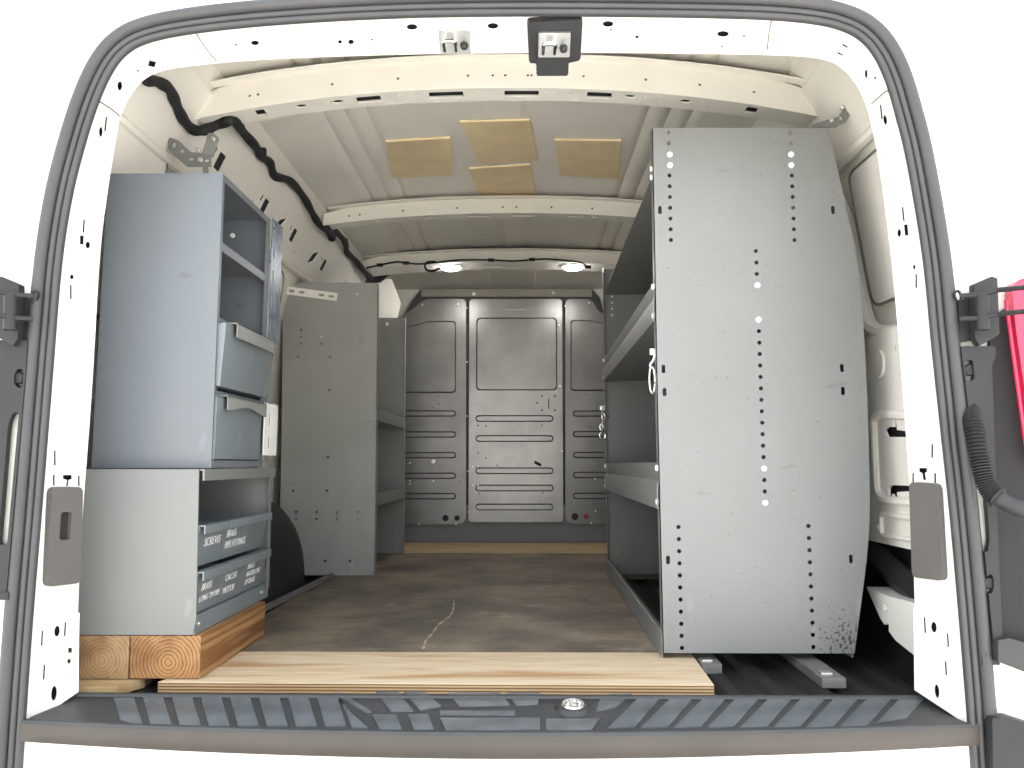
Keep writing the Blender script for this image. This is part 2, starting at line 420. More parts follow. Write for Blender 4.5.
def bow(name, Yf, depth, ztop, zbot, halfw, holes_face, holes_under, drop=0.05):
    """roof bow: a bent pressing with a rear face and an underside, holes punched through"""
    bm = NB()
    def zz(x): return -drop * (abs(x) / 0.7) ** 2.2
    def taper(x):
        a = max(0.0, (abs(x) - (halfw - 0.10)) / 0.10); return 1 - 0.22 * min(1, a) ** 1.5
    fh = ztop - zbot
    def f_face(a, b, d): return Vector((a, Yf + d + 0.012 * b / fh, zbot + zz(a) + b * taper(a)))
    def f_un(a, b, d): return Vector((a, Yf + b, zbot + zz(a) + d))
    sheet(bm, [(-halfw + i * 2 * halfw / 48, 0) for i in range(49)] + [(halfw - i * 2 * halfw / 48, fh) for i in range(49)], holes_face, f_face, 0.004, (0.05, fh / 2))
    w2 = halfw - 0.02
    sheet(bm, [(-w2 + i * 2 * w2 / 48, 0.0) for i in range(49)] + [(w2 - i * 2 * w2 / 48, depth) for i in range(49)], holes_under, f_un, 0.004, (0.05, depth / 2))
    # forward web and top flange
    sheet(bm, [(-w2 + i * 2 * w2 / 48, 0) for i in range(49)] + [(w2 - i * 2 * w2 / 48, fh) for i in range(49)], [], lambda a, b, d: Vector((a, Yf + depth + d, zbot + zz(a) + b * taper(a))), 0.004)
    sheet(bm, [(-w2 + i * 2 * w2 / 48, 0) for i in range(49)] + [(w2 - i * 2 * w2 / 48, 0.028) for i in range(49)], [], lambda a, b, d: Vector((a, Yf - b + 0.012, ztop + zz(a) * 0.98 + d - 0.002)), 0.004)
    o = obj(name, bm, M['inner'], ceil)
    bm = NB()
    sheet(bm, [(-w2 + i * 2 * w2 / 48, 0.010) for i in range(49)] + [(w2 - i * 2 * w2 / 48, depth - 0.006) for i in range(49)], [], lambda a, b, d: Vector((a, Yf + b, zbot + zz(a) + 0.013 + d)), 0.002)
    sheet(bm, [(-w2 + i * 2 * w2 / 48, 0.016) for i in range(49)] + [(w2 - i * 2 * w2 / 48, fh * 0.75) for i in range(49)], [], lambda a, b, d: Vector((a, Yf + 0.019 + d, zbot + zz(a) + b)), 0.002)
    obj('shade_liner', bm, M['hole_shade'], o)  # added liner inside the rib, painted dark as shade in the holes
    return o
rng = random.Random(3)
hf = [circ(x, 0.035, 0.0035, n=8) for x in (-0.62, -0.60, -0.42, -0.26, -0.09, -0.03, 0.055, 0.064, -0.0, 0.19, 0.34, 0.47, 0.60)]
hu = [rrect(x - w, x + w, 0.016, 0.050, 0.004) for x, w in ((-0.335, 0.030), (-0.145, 0.042), (0.04, 0.042), (0.23, 0.030), (-0.60, 0.012), (0.60, 0.014))]
hu += [circ(x, 0.030, 0.014, 0.010) for x in (-0.41, 0.305, -0.50, 0.44)] + [circ(x, 0.028, 0.0045, n=8) for x in (-0.45, -0.43, -0.26, -0.23, -0.075, 0.1, 0.13, 0.16, 0.34, 0.37, 0.50, 0.53)]
bow('roof_rib', 0.40, 0.070, 1.384, 1.308, 0.762, hf, hu, 0.064)
hu2 = [rrect(x - w, x + w, 0.02, 0.044, 0.004) for x, w in ((-0.30, 0.030), (-0.12, 0.045), (0.04, 0.045), (0.24, 0.030))] + [circ(x, 0.03, 0.012, 0.009) for x in (-0.37, 0.31, -0.5)]
hf2 = [circ(x, 0.025, 0.004, n=8) for x in (-0.6, -0.56, -0.4, -0.2, -0.03, 0.02, 0.15, 0.3)]
bow('roof_rib', 1.50, 0.065, 1.385, 1.326, 0.695, hf2, hu2, 0.045)
bow('roof_rib', 2.28, 0.16, 1.385, 1.330, 0.70, [], [rrect(x - 0.05, x + 0.05, 0.10, 0.115, 0.004) for x in (-0.10, 0.06)], 0.035)

# side rail strips along both roof edges, with punched openings
def rail(s):
    bm = NB()
    z0, z1 = 1.135, 1.300
    hol = []
    for y in (0.62, 1.02, 1.36, 1.82, 2.25):
        hol.append(rrect(y - 0.022, y + 0.022, z0 + 0.050, z0 + 0.092, 0.004)); hol.append(rrect(y - 0.055, y - 0.04, z0 + 0.075, z0 + 0.092, 0.002)); hol.append(circ(y - 0.10, z0 + 0.055, 0.005, n=8)); hol.append(circ(y + 0.08, z0 + 0.03, 0.005, n=8))
    hol.append(round_poly([(1.16, z0 + .03), (1.21, z0 + .055), (1.24, z0 + .10), (1.18, z0 + .075)], 0.012))
    hol.append(round_poly([(1.62, z0 + .03), (1.68, z0 + .055), (1.70, z0 + .10), (1.64, z0 + .075)], 0.006))
    def f(a, b, d): return Vector((s * (xw(b) - 0.016 - d * 0.6), a, b - d * 0.6))
    sheet(bm, [(0.02, z0), (2.9, z0), (2.9, z1), (0.02, z1)], hol, f, -0.004, None)
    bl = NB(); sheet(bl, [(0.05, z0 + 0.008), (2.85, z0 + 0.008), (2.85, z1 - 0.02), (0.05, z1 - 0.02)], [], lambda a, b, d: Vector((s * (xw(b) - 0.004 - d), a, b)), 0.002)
    # lower lip
    tube(bm, [(s * (xw(1.125) - 0.012), y, 1.125) for y in (0.0, 1.5, 2.9)], 0.014, 8)
    o = obj('roof_side_rail', bm, M['inner'], wl if s < 0 else wr); obj('shade_liner', bl, M['hole_shade'], o); return o  # dark sheet behind the rail stands in for shade in its openings
rail(-1); rail(1)

# stamped window blanks in the side walls
def window_blank(s, ya, yb, za, zb, r):
    bm = NB(); o = round_poly([(ya, za), (yb, za), (yb, zb), (ya, zb)], r, 8)
    sheet(bm, o, [], lambda a, b, d: Vector((s * (xw(b) - 0.012 - d), a, b)), 0.006, (0.2, 0.05))
    par = obj('window_panel', bm, M['inner'], wl if s < 0 else wr)
    bm = NB(); tube(bm, [(s * (xw(b) - 0.018), a, b) for a, b in o], 0.0035, 6, closed=True)
    obj('groove_shade_line', bm, M['bead'], par)  # added dark tube stands in for shade in the stamped groove
window_blank(-1, -0.02, hitwall(162, 164, -1).y, 0.72, hitwall(135, 137, -1).z, 0.05)
window_blank(-1, 0.52, 1.45, 0.62, 1.085, 0.07)
a = hitwall(842, 146, 1); b = hitwall(878, 309, 1)
window_blank(1, 0.05, 0.40, b.z, 1.085, 0.05)
window_blank(1, 0.52, 1.45, 0.62, 1.085, 0.07)
# right-hand vertical pillar bead beside the blank and the pressed lower pieces
bm = NB()
tube(bm, catmull([(0.80, 0.47, 1.09), (0.835, 0.46, 0.98), (0.855, 0.45, 0.82), (0.86, 0.40, 0.72), (0.865, 0.25, 0.69), (0.865, 0.10, 0.69)], 6), 0.018, 8)
obj('pillar_bead', bm, M['inner'], wr)
bm = NB()
X = 0.845
def q(u, v): p = PX(u, v, X); return (p.y, p.z)
zt = PX(890, 330, X).z; zb_ = PX(890, 545, X).z
cut1 = [q(*p) for p in ((884, 430), (887, 427), (893, 427), (893, 421), (896, 421), (897, 430), (905, 431), (912, 431), (912, 437), (887, 437))]
cut2 = [q(*p) for p in ((888, 488), (891, 485), (914, 486), (914, 491), (897, 492), (897, 500), (894, 500), (892, 494), (889, 505), (888, 503))]
sheet(bm, [(0.02, zb_), (0.62, zb_), (0.62, zt), (0.02, zt)], [cut1, cut2] + [circ(*q(u, v), 0.006, n=8) for u, v in ((870, 404), (872, 418), (878, 527), (880, 362), (895, 348))], fx(X), 0.006)
ip = obj('inner_panel', bm, M['inner'], wr)
bm = NB(); box(bm, X + 0.020, X + 0.022, 0.03, 0.6, zb_ + 0.01, zt - 0.01); obj('shade_liner', bm, M['hole_shade'], ip)  # added dark sheet gives the cutouts their shade
bm = NB()
o = [q(*p) for p in ((875, 418), (880, 414), (918, 416), (918, 503), (885, 500), (879, 492))]
tube(bm, [(X - 0.002, a, b) for a, b in round_poly(o, 0.02)], 0.010, 8, closed=True)
o = [q(*p) for p in ((882, 514), (915, 518), (915, 540), (883, 535))]
tube(bm, [(X - 0.002, a, b) for a, b in round_poly(o, 0.012)], 0.006, 8, closed=True)
c = PX(879, 364, X); cyl(bm, (X + 0.002, c.y, c.z), (-1, 0, 0), 0.034, 0.006, 24, bev=0.004)
obj('pressed_bead', bm, M['inner'], wr)
bm = NB()
X2 = 0.80
def q2(u, v): p = PX(u, v, X2); return (p.y, p.z)
o = [q2(*p) for p in ((866, 586), (884, 595), (930, 607), (930, 668), (910, 652), (895, 640), (881, 620))]
sheet(bm, round_poly(o, 0.01), [rrect(*(lambda a, b: (min(a[0], b[0]), max(a[0], b[0]), min(a[1], b[1]), max(a[1], b[1])))(q2(883, 603), q2(888, 612)), 0.004), rrect(*(lambda a, b: (min(a[0], b[0]), max(a[0], b[0]), min(a[1], b[1]), max(a[1], b[1])))(q2(884, 621), q2(889, 631)), 0.004)], fx(X2), 0.05)
obj('sill_bracket', bm, M['white'], wr)
bm = NB()
tube(bm, [(0.86, y, z) for y, z in ((0.05, 0.10), (0.3, 0.16), (0.55, 0.24), (0.8, 0.34))], 0.03, 8)
obj('dark_strut', bm, M['plastic'], wr)

# front of the bay: sheet metal behind and above the bulkhead
bm = NB(); box(bm, -0.95, 0.95, 2.99, 3.02, -0.05, 1.44)
wf = struct(obj('wall_front', bm, M['inner']), 'cream steel bodywork showing above the grey bulkhead', 'wall')
bm = NB()
prof = [(2.44, 1.385), (2.44, 1.335), (2.55, 1.345), (2.70, 1.365), (2.86, 1.362), (2.985, 1.345), (2.985, 1.40)]
prism(bm, [(-0.66, y, z) for y, z in prof], (1.32, 0, 0))
for x in (-0.13, 0.11): box(bm, x - 0.006, x + 0.006, 2.5, 2.9, 1.338, 1.36, 0.003)
obj('roof_header', bm, M['inner'], wf)
def corner_panel(s):
    bm = NB()
    o = [(s * 0.88, 2.52, 1.0), (s * 0.60, 2.60, 1.02), (s * 0.56, 2.60, 1.20), (s * 0.60, 2.55, 1.31), (s * 0.80, 2.5, 1.30)]
    prism(bm, o, (0, 0.02, 0), 0.006)
    obj('corner_panel', bm, M['inner'], wf)
corner_panel(-1)
bm = NB(); prism(bm, [PY(u, v, 2.50) for u, v in ((352, 262), (372, 262), (394, 268), (390, 274), (380, 282), (352, 284))], (0, 0.015, 0)); obj('black_trim', bm, M['plastic'], wf)

# floor mat with lengthwise ribs and turned-up sides
bm = NB()
prof = [(-0.884, 0.24), (-0.87, 0.06), (-0.84, -0.020), (-0.80, -0.030)]
x = -0.78
while x < 0.79:
    prof += [(x, -0.030), (x + 0.012, -0.0205), (x + 0.038, -0.0205), (x + 0.05, -0.030)]; x += 0.085
prof += [(0.80, -0.030), (0.84, -0.020), (0.87, 0.06), (0.884, 0.24)]
poly = prof + [(0.90, -0.06), (-0.90, -0.06)]
prism(bm, [(a, 0.0, b) for a, b in poly], (0, 2.98, 0))
fl = struct(obj('floor', bm, M['mat'], smooth=25), 'black ribbed rubber floor covering with turned up sides', 'floor')

# ------------------------------------------------------------------ rear opening: jamb, header, seal, outer skin
A_px = [(22, 730), (32, 612), (38, 512), (48, 389), (61, 256), (71, 190), (87, 133), (97, 100), (110, 67), (125, 48), (143, 40), (180, 32), (256, 23), (384, 16), (512, 13), (640, 13), (768, 17), (818, 23), (845, 32), (865, 43), (878, 60), (888, 83), (898, 117), (908, 160), (926, 256), (935, 356), (943, 423), (952, 512), (960, 612), (969, 725)]
B_px = [(77, 692), (78, 612), (83, 512), (92, 389), (100, 256), (108, 190), (117, 133), (122, 113), (130, 97), (141, 82), (158, 72), (185, 67), (256, 60), (384, 55), (512, 53), (640, 53), (768, 55), (815, 58), (838, 65), (853, 80), (862, 95), (868, 112), (873, 133), (879, 165), (891, 256), (900, 356), (905, 423), (911, 512), (915, 612), (916, 690)]
YA = -0.112
def YBf(v): return -0.02 if v > 140 else -0.02 - 0.03 * (140 - v) / 87
A3 = catmull([PY(u, v, YA) for u, v in A_px], 5)
B3 = catmull([PY(u, v, YBf(v)) for u, v in B_px], 5)
arc = [0.0]
for p, r_ in zip(zip(A3, B3), zip(A3[1:], B3[1:])):
    arc.append(arc[-1] + ((p[0] + p[1]) / 2 - (r_[0] + r_[1]) / 2).length)
SL = arc[-1]
JW = 0.10
def jamb(s, t, d=0.0):
    s = max(0, min(SL - 1e-6, s)); i = 0
    lo_, hi_ = 0, len(arc) - 2
    while lo_ < hi_:
        mid = (lo_ + hi_ + 1) // 2
        if arc[mid] <= s: lo_ = mid
        else: hi_ = mid - 1
    i = lo_; k = (s - arc[i]) / (arc[i + 1] - arc[i])
    a = A3[i].lerp(A3[i + 1], k); b = B3[i].lerp(B3[i + 1], k)
    p = a.lerp(b, t / JW)
    if d:
        tg = (A3[i + 1] - A3[i]).normalized(); n = tg.cross((b - a)).normalized()
        if n.dot(Vector((0, -0.8, 0.45)) - p) > 0: n = -n          # away from the opening
        p = p + n * d
    return p
_tab = []
for i in range(0, 400):
    for j in range(0, 11):
        s = SL * i / 399; t = JW * j / 10
        _tab.append((proj(jamb(s, t)), s, t))
def jinv(u, v):
    (pu, pv), s, t = min(_tab, key=lambda e: (e[0][0] - u) ** 2 + (e[0][1] - v) ** 2)
    for _ in range(6):
        e = 1e-4
        pu, pv = proj(jamb(s, t)); au, av = proj(jamb(s + e, t)); bu, bv = proj(jamb(s, t + e))
        a, b, c, d = (au - pu) / e, (bu - pu) / e, (av - pv) / e, (bv - pv) / e
        det = a * d - b * c
        if abs(det) < 1e-6: break
        du, dv = u - pu, v - pv
        s += (d * du - b * dv) / det; t += (a * dv - c * du) / det
    return s, t
def pxhole(u, v, w, h, kind='e', ang=0, n=12):
    pts = circ(0, 0, w / 2, h / 2, n) if kind == 'e' else [(-w / 2, -h / 2), (w / 2, -h / 2), (w / 2, h / 2), (-w / 2, h / 2)]
    ca, sa = math.cos(R(ang)), math.sin(R(ang))
    out = [jinv(u + x * ca - y * sa, v + x * sa + y * ca) for x, y in pts]
    return out if all(0.003 < t < JW - 0.003 for s, t in out) else None
def pxpoly(P):
    out = [jinv(u, v) for u, v in P]
    return out if all(0.002 < t < JW - 0.002 for s, t in out) else None
HL = [(106, 124, 2, 14, 'r', 6), (101, 132, 4, 10, 'e'), (84, 226, 2, 13, 'r', 4), (82, 240, 4, 9, 'r'), (88, 245, 5, 7, 'e'), (72, 277, 4, 5, 'e'), (71, 292, 2, 14, 'r'), (55, 458, 2, 15, 'r'), (54, 480, 2, 11, 'r'), (79, 481, 2, 10, 'r'),
      (152, 64, 7, 6, 'r', 15), (138, 71, 3, 2, 'e'), (120, 86, 5, 9, 'e'), (255, 43, 8, 5, 'e'), (236, 45, 3, 2, 'e'), (340, 42, 4, 4, 'e'), (351, 42, 6, 5, 'e'), (372, 40, 3, 2, 'e'), (412, 27, 11, 6, 'e'), (493, 26, 11, 6, 'e'), (608, 24, 11, 6, 'e'), (611, 30, 3, 2, 'e'), (637, 37, 4, 3, 'e'), (723, 34, 12, 6, 'e'), (744, 36, 3, 2, 'e'), (722, 47, 3, 2, 'e'),
      (845, 46, 6, 2, 'r', 30), (840, 54, 6, 2, 'r', 30), (866, 74, 3, 9, 'e'), (875, 78, 2, 3, 'e'), (881, 112, 2, 14, 'r', -6), (885, 120, 4, 10, 'e', -8), (903, 214, 2, 14, 'r', -6), (899, 233, 4, 8, 'e'), (906, 230, 4, 11, 'r', -5), (914, 267, 3, 5, 'e'), (916, 281, 2, 14, 'r'), (932, 451, 2, 14, 'r'), (913, 478, 2, 10, 'r'), (935, 478, 2, 10, 'r')]
TEES = [[(63, 475), (72, 475), (72, 479), (69, 480), (68, 486), (66, 486), (67, 480), (63, 479)], [(919, 468), (927, 468), (927, 472), (925, 473), (926, 480), (923, 480), (922, 473), (919, 472)]]
HLOW = [(56, 631, 6, 11, 'e', 5), (41, 638, 2, 15, 'r', 3), (64, 629, 2, 14, 'r', 3), (69, 650, 4, 5, 'r'), (68, 661, 4, 5, 'e'), (43, 672, 2, 15, 'r', 3), (53, 693, 6, 15, 'e', 5),
        (935, 627, 6, 11, 'e', -5), (926, 625, 2, 16, 'r', -3), (949, 640, 2, 14, 'r', -3), (947, 668, 2, 14, 'r', -3), (938, 691, 5, 14, 'e', -5)]
sL = jinv(56, 615)[0]; sR = jinv(937, 610)[0]
holes = [h for h in [pxhole(*a) for a in HL] + [pxpoly(t) for t in TEES] if h]
ns = 150
bm = NB()
strip = lambda s0, s1, t0, t1, n: [(s0 + (s1 - s0) * i / n, t0) for i in range(n + 1)] + [(s1 - (s1 - s0) * i / n, t1) for i in range(n + 1)]
sheet(bm, strip(sL, sR, 0, JW, ns), holes, jamb, 0.0012, (0.02, 0.034))
# return flange from the inner edge into the bay
def ret(s, t, d):
    p = jamb(s, JW); q_ = jamb(s, 0); n = Vector((p.x, 0, p.z - 0.45)); n.normalize()
    return p + n * (0.08 * t + d) + Vector((0, 0.085 * t, 0))
sheet(bm, strip(0, SL, 0, 1, ns), [], ret, 0.003, (0.02, 0.5))
fr = struct(obj('trim_1', bm, M['white'], smooth=40), 'white painted steel frame around the rear opening', 'door frame')
bm = NB(); sheet(bm, strip(0.01, SL - 0.01, 0.006, JW - 0.004, ns), [], lambda a, b, d: jamb(a, b, 0.016 + d), 0.002, (0.02, 0.034)); obj('shade_liner', bm, M['hole_shade'], fr)  # added liner behind the jamb, its dark colour shades the holes
# lower pillar plates overlapping the jamb
for s0, s1 in ((0, sL + 0.004), (sR - 0.004, SL)):
    bm = NB()
    hs = [h for h in [pxhole(*a) for a in HLOW if (a[0] < 500) == (s0 == 0)] if h]
    sheet(bm, strip(s0, s1, -0.001, JW + 0.001, 10), hs, lambda a, b, d: jamb(a, b, d - 0.003), 0.0015, (0.02, 0.034))
    obj('lower_pillar_plate', bm, M['white'], fr)
# spot weld buttons and small plugs on the jamb
for (u, v) in ((59, 573), (931, 563)):
    pass
# oval raised bosses
def jn(u, v):
    s, t = jinv(u, v); p = jamb(s, t); return p, -(jamb(s, t, 0.01) - p).normalized()
for (u, v, r_) in ((58, 594, 0.008), (931, 596, 0.008), (100, 160, 0.010), (890, 146, 0.009)):
    p, n = jn(u, v); bm = NB(); cyl(bm, p, n, r_, 0.004, 14, bev=0.002); obj('pressed_button', bm, M['white'], fr)
# panel joint seams in the header corners
for pts in (((97, 100), (110, 108), (121, 117)), ((194, 30), (205, 47), (219, 64)), ((772, 18), (769, 32), (767, 53)), ((903, 85), (885, 92), (869, 106))):
    bm = NB(); q = []
    for (ua, va), (ub, vb) in zip(pts, pts[1:]):
        for k in range(6):
            s_, t_ = jinv(ua + (ub - ua) * k / 6, va + (vb - va) * k / 6); q.append(jamb(s_, max(0.002, min(JW - 0.002, t_)), -0.0004))
    tube(bm, q, 0.0012, 6); obj('panel_seam', bm, M['bead'], fr)

# outer rear skin
S_px = [(4, 860), (9, 768), (20, 612), (29, 512), (39, 389), (49, 256), (59, 197), (73, 142), (87, 98), (102, 65), (118, 45), (140, 32), (180, 23), (256, 14), (384, 6), (512, 4), (640, 5), (768, 7), (818, 12), (850, 20), (870, 32), (885, 50), (897, 75), (907, 110), (918, 150), (937, 256), (945, 356), (953, 423), (963, 512), (972, 612), (985, 768), (990, 860)]
S3 = [PY(u, v, -0.118) for u, v in S_px]
for _ in range(1): S3 = [S3[0]] + [(a + 4 * b + c) / 6 for a, b, c in zip(S3, S3[1:], S3[2:])] + [S3[-1]]
S3 = catmull(S3, 6)
bm = NB()
hole2 = [(p.x, p.z) for p in S3 if p.z > -0.050]
hole2 = [(hole2[0][0], -0.050)] + hole2 + [(hole2[-1][0], -0.050)]
sheet(bm, round_poly([(-1.02, -0.45), (1.02, -0.45), (0.99, 0.9), (0.93, 1.36), (0.7, 1.50), (-0.7, 1.50), (-0.93, 1.36), (-0.99, 0.9)], 0.06), [hole2], fy(-0.118), 0.012)
wb = struct(obj('wall_rear', bm, M['white']), 'white outer bodywork of the van around the rear opening', 'wall')
# gutters and rounded rear corner returns
bm = NB()
for s in (-1, 1):
    prism(bm, [(s * 1.02, -0.106, -0.45), (s * 1.02, -0.106, 0.9), (s * 0.985, -0.106, 1.33), (s * 0.96, -0.106, 1.33), (s * 0.99, -0.106, 0.9), (s * 0.99, -0.106, -0.45)], (0, 3.1, 0))
obj('outer_side_skin', bm, M['white'], wb)

# weather seal: three-lobed rubber section swept round the opening
bm = NB()
prof = []
for cx, r_ in ((0.0120, 0.0115), (-0.0055, 0.0060), (-0.0175, 0.0060)):
    for i in range(7):
        a = R(0 + 180 * i / 6); prof.append((cx + r_ * math.cos(a), -r_ * math.sin(a) * 1.3 - 0.004))
prof += [(-0.0235, -0.0005), (0.0235, -0.0005)]
m = len(S3); rings = []
for i in range(m):
    t = (S3[min(i + 1, m - 1)] - S3[max(i - 1, 0)]).normalized(); n = Vector((-t.z, 0, t.x))      # outward
    if n.dot(Vector((S3[i].x, 0, S3[i].z - 0.4))) < 0: n = -n
    rings.append([bm.verts.new(S3[i] + n * a + Vector((0, b, 0))) for a, b in prof])
for p, q_ in zip(rings, rings[1:]):
    for j in range(len(prof)): bm.faces.new((p[j], p[(j + 1) % len(prof)], q_[(j + 1) % len(prof)], q_[j]))
bm.faces.new(rings[0]); bm.faces.new(rings[-1][::-1])
tag(obj('weather_seal', bm, M['seal'], smooth=50), 'grey grooved rubber weather seal looping around the whole rear opening', 'door seal')

# ------------------------------------------------------------------ step sill
def sill_front(x): return -0.152 + 0.027 * (abs(x) / 0.8) ** 2
def sill_z(x): return -0.0355 + 0.0095 * (abs(x) / 0.8) ** 2
def sill_pt(a, b, d):          # a = X, b = 0 (inner) .. 1 (front edge), d = up
    y = -0.004 + (sill_front(a) + 0.004) * b
    return Vector((a, y, -0.010 + (sill_z(a) + 0.010) * b + d))
SX0, SX1 = -0.795, 0.795
st = thing('step_sill', (0, -0.07, -0.09), 'black treaded rubber step sill with a tan front lip across the rear opening', 'step')
bm = NB(); sheet(bm, strip(SX0, SX1, 0, 1, 40), [], lambda a, b, d: sill_pt(a, b, -d), 0.02, (0.04, 0.25)); obj('tread_base', bm, M['tread'], st)
bm = NB()
def lip(a, b, d): return Vector((a, sill_front(a) - 0.003 - 0.004 * math.sin(b * 3.14) + d, sill_z(a) + 0.002 - (0.0385 - 0.007 * (abs(a) / 0.8) ** 2) * b))
sheet(bm, strip(SX0 - 0.005, SX1 + 0.005, 0, 1, 40), [], lip, 0.02, (0.04, 0.2)); obj('front_lip', bm, M['step_lip'], st, label='tan grey front lip')
bm = NB(); tube(bm, [sill_pt(SX0 + (SX1 - SX0) * i / 40, 0.10, 0.001) for i in range(41)], 0.006, 8); tube(bm, [sill_pt(SX0 + (SX1 - SX0) * i / 40, 0.985, 0.000) for i in range(41)], 0.006, 8); obj('raised_edge', bm, M['tread'], st)
def pad(P, par=st):
    q = []
    for u, v in P:
        p = PP(u, v, sill_pt(0, 0, 0.0), (sill_pt(0.3, 0, 0) - sill_pt(-0.3, 0, 0)).cross(sill_pt(0, 1, 0) - sill_pt(0, 0, 0)))
        q.append(p + Vector((0, 0, -0.001)))
    bm = NB(); prism(bm, q, (0, 0, 0.0035)); obj('tread_pad', bm, M['tread_pad'], par)
for i in range(8):                   # slanting pads, left half
    u = 114 + i * 29.0
    pad([(u, 699 - 0.3 * i), (u + 20, 699 - 0.3 * i), (u + 29, 727), (u + 8, 727.5)])
pad([(333, 694), (341, 694), (372, 713), (366, 713)])
pad([(341, 701), (338, 701), (360, 722), (368, 729), (352, 729)])
for P in ([(376, 693), (398, 693), (413, 712), (391, 712)], [(404, 693), (425, 693), (441, 707), (420, 711)], [(448, 694), (500, 694), (510, 706), (459, 707)], [(506, 694), (540, 694), (538, 705), (516, 706)],
          [(372, 715.5), (396, 716), (402, 731), (380, 731)], [(408, 715.5), (428, 715.5), (434, 731), (414, 731)], [(440, 712), (515, 712), (515, 716), (440, 716)], [(440, 719), (540, 719), (540, 731), (446, 732)],
          [(546, 720), (600, 720), (592, 731), (546, 732)], [(600, 700), (612, 695), (632, 695), (616, 708), (596, 712)]):
    pad(P)
for i in range(9):                   # slanting pads, right half
    u = 640 + i * 33.0
    pad([(u - 2, 699 - 0.2 * i), (u + 20 + 0.3 * i, 699 - 0.2 * i), (u - 5, 728), (u - 32, 729)])
# latch catch on the sill
c = PP(573, 708, sill_pt(0, 0, 0), (0, -0.16, 1))
bm = NB(); cyl(bm, c + Vector((0, 0, -0.002)), (0, -0.16, 1), 0.034, 0.008, 24, r2=0.030, bev=0.003); obj('catch_surround', bm, M['rubber'], st)
bm = NB(); cyl(bm, c + Vector((0, 0, 0.003)), (0, -0.16, 1), 0.021, 0.006, 24, bev=0.002)
for i in range(5): cyl(bm, c + Vector((0.011 * math.cos(i * 1.257), 0.011 * math.sin(i * 1.257), 0.009)), (0, -0.16, 1), 0.004, 0.003, 10)
obj('lock_catch', bm, M['chrome'], st, label='round chrome lock catch')

# ------------------------------------------------------------------ pillar covers
def pillar_cover(corners, slot, label):
    c3 = []
    P = [jn(u, v) for u, v in corners]; n = sum((p[1] for p in P), Vector()).normalized()
    o = P[0][0]; ex = (P[1][0] - o).normalized(); ey = n.cross(ex).normalized()
    pts = [((PP(u, v, o + n * 0.012, n) - o).dot(ex), (PP(u, v, o + n * 0.012, n) - o).dot(ey)) for u, v in corners]
    hs = []
    if slot: hs = [round_poly([((PP(u, v, o + n * 0.012, n) - o).dot(ex), (PP(u, v, o + n * 0.012, n) - o).dot(ey)) for u, v in slot], 0.006)]
    t = thing('pillar_cover', tuple(o + n * 0.001), label, 'cover', 'plastic pillar covers')
    bm = NB(); sheet(bm, round_poly(pts, 0.012), hs, lambda a, b, d: o + ex * a + ey * b + n * (0.0125 - d), 0.0115)
    obj('cover_shell', bm, M['grey_plastic'], t)
    if slot:
        bm = NB(); q = [o + ex * a + ey * b + n * 0.002 for a, b in hs[0]]; prism(bm, q, n * 0.002); obj('slot_insert', bm, M['plastic'], t)
pillar_cover([(52, 487), (83, 487), (81, 583), (47, 587)], [(61, 512), (72, 512), (70, 540), (59, 540)], 'grey plastic cover with a small square slot on the white pillar by cabinet')
pillar_cover([(909, 482), (938, 484), (944, 581), (912, 577)], None, 'plain grey plastic cover on the white pillar beside tall perforated shelving')

# ------------------------------------------------------------------ latch strikers in the header
def striker(u, v, name_label, housing):
    p, n = jn(u, v)
    n = Vector((0, n.y, n.z)).normalized(); ex = Vector((1, 0, 0)); ey = ex.cross(n); 
    if ey.y > 0: ey = -ey
    ey = Vector((0, 1, 0)) - n * n.y; ey.normalize()            # in-plane, pointing into the bay
    t = thing('latch_striker', tuple(p), name_label, 'latch', 'latch strikers in the header')
    k = 0.026 if housing else 0.0; ey = ey * 1.3
    def at(a, b, d): return p + ex * a + ey * b + n * d
    if housing:
        bm = NB(); sheet(bm, round_poly([(-0.052, -0.030), (0.048, -0.034), (0.048, 0.026), (0.026, 0.030), (0.024, 0.034), (-0.034, 0.034), (-0.036, 0.030), (-0.048, 0.030)], 0.006), [], lambda a, b, d: at(a, b, d), 0.020); obj('black_housing', bm, M['plastic'], t, label='black plastic housing')
        bm = NB(); sheet(bm, rrect(-0.034, 0.026, 0.010, 0.048, 0.004), [], at, 0.024); obj('housing_tongue', bm, M['plastic'], t)
    bm = NB(); sheet(bm, rrect(-0.031, 0.027, -0.018, 0.018, 0.002), [], lambda a, b, d: at(a, b, k + d - 0.005), 0.0065); obj('striker_plate', bm, M['steel'], t)
    bm = NB(); tube(bm, catmull([at(-0.022, 0.013, k), at(-0.022, -0.004, k + 0.014), at(-0.019, -0.009, k + 0.019), at(-0.004, -0.009, k + 0.019), at(-0.001, -0.004, k + 0.014), at(-0.001, 0.013, k)], 5), 0.0036, 8); obj('striker_loop', bm, M['chrome'], t)
    bm = NB(); cyl(bm, at(0.015, 0.004, k), n, 0.008, 0.008, 12, r2=0.007); cyl(bm, at(0.015, 0.004, k + 0.006), n + ey * -0.4, 0.0042, 0.016, 10, r2=0.003); obj('guide_pin', bm, M['plastic'], t)
striker(456, 42, 'bare silver latch striker bolted to white header', False)
striker(555, 38, 'silver latch striker in a black plastic housing on the header', True)

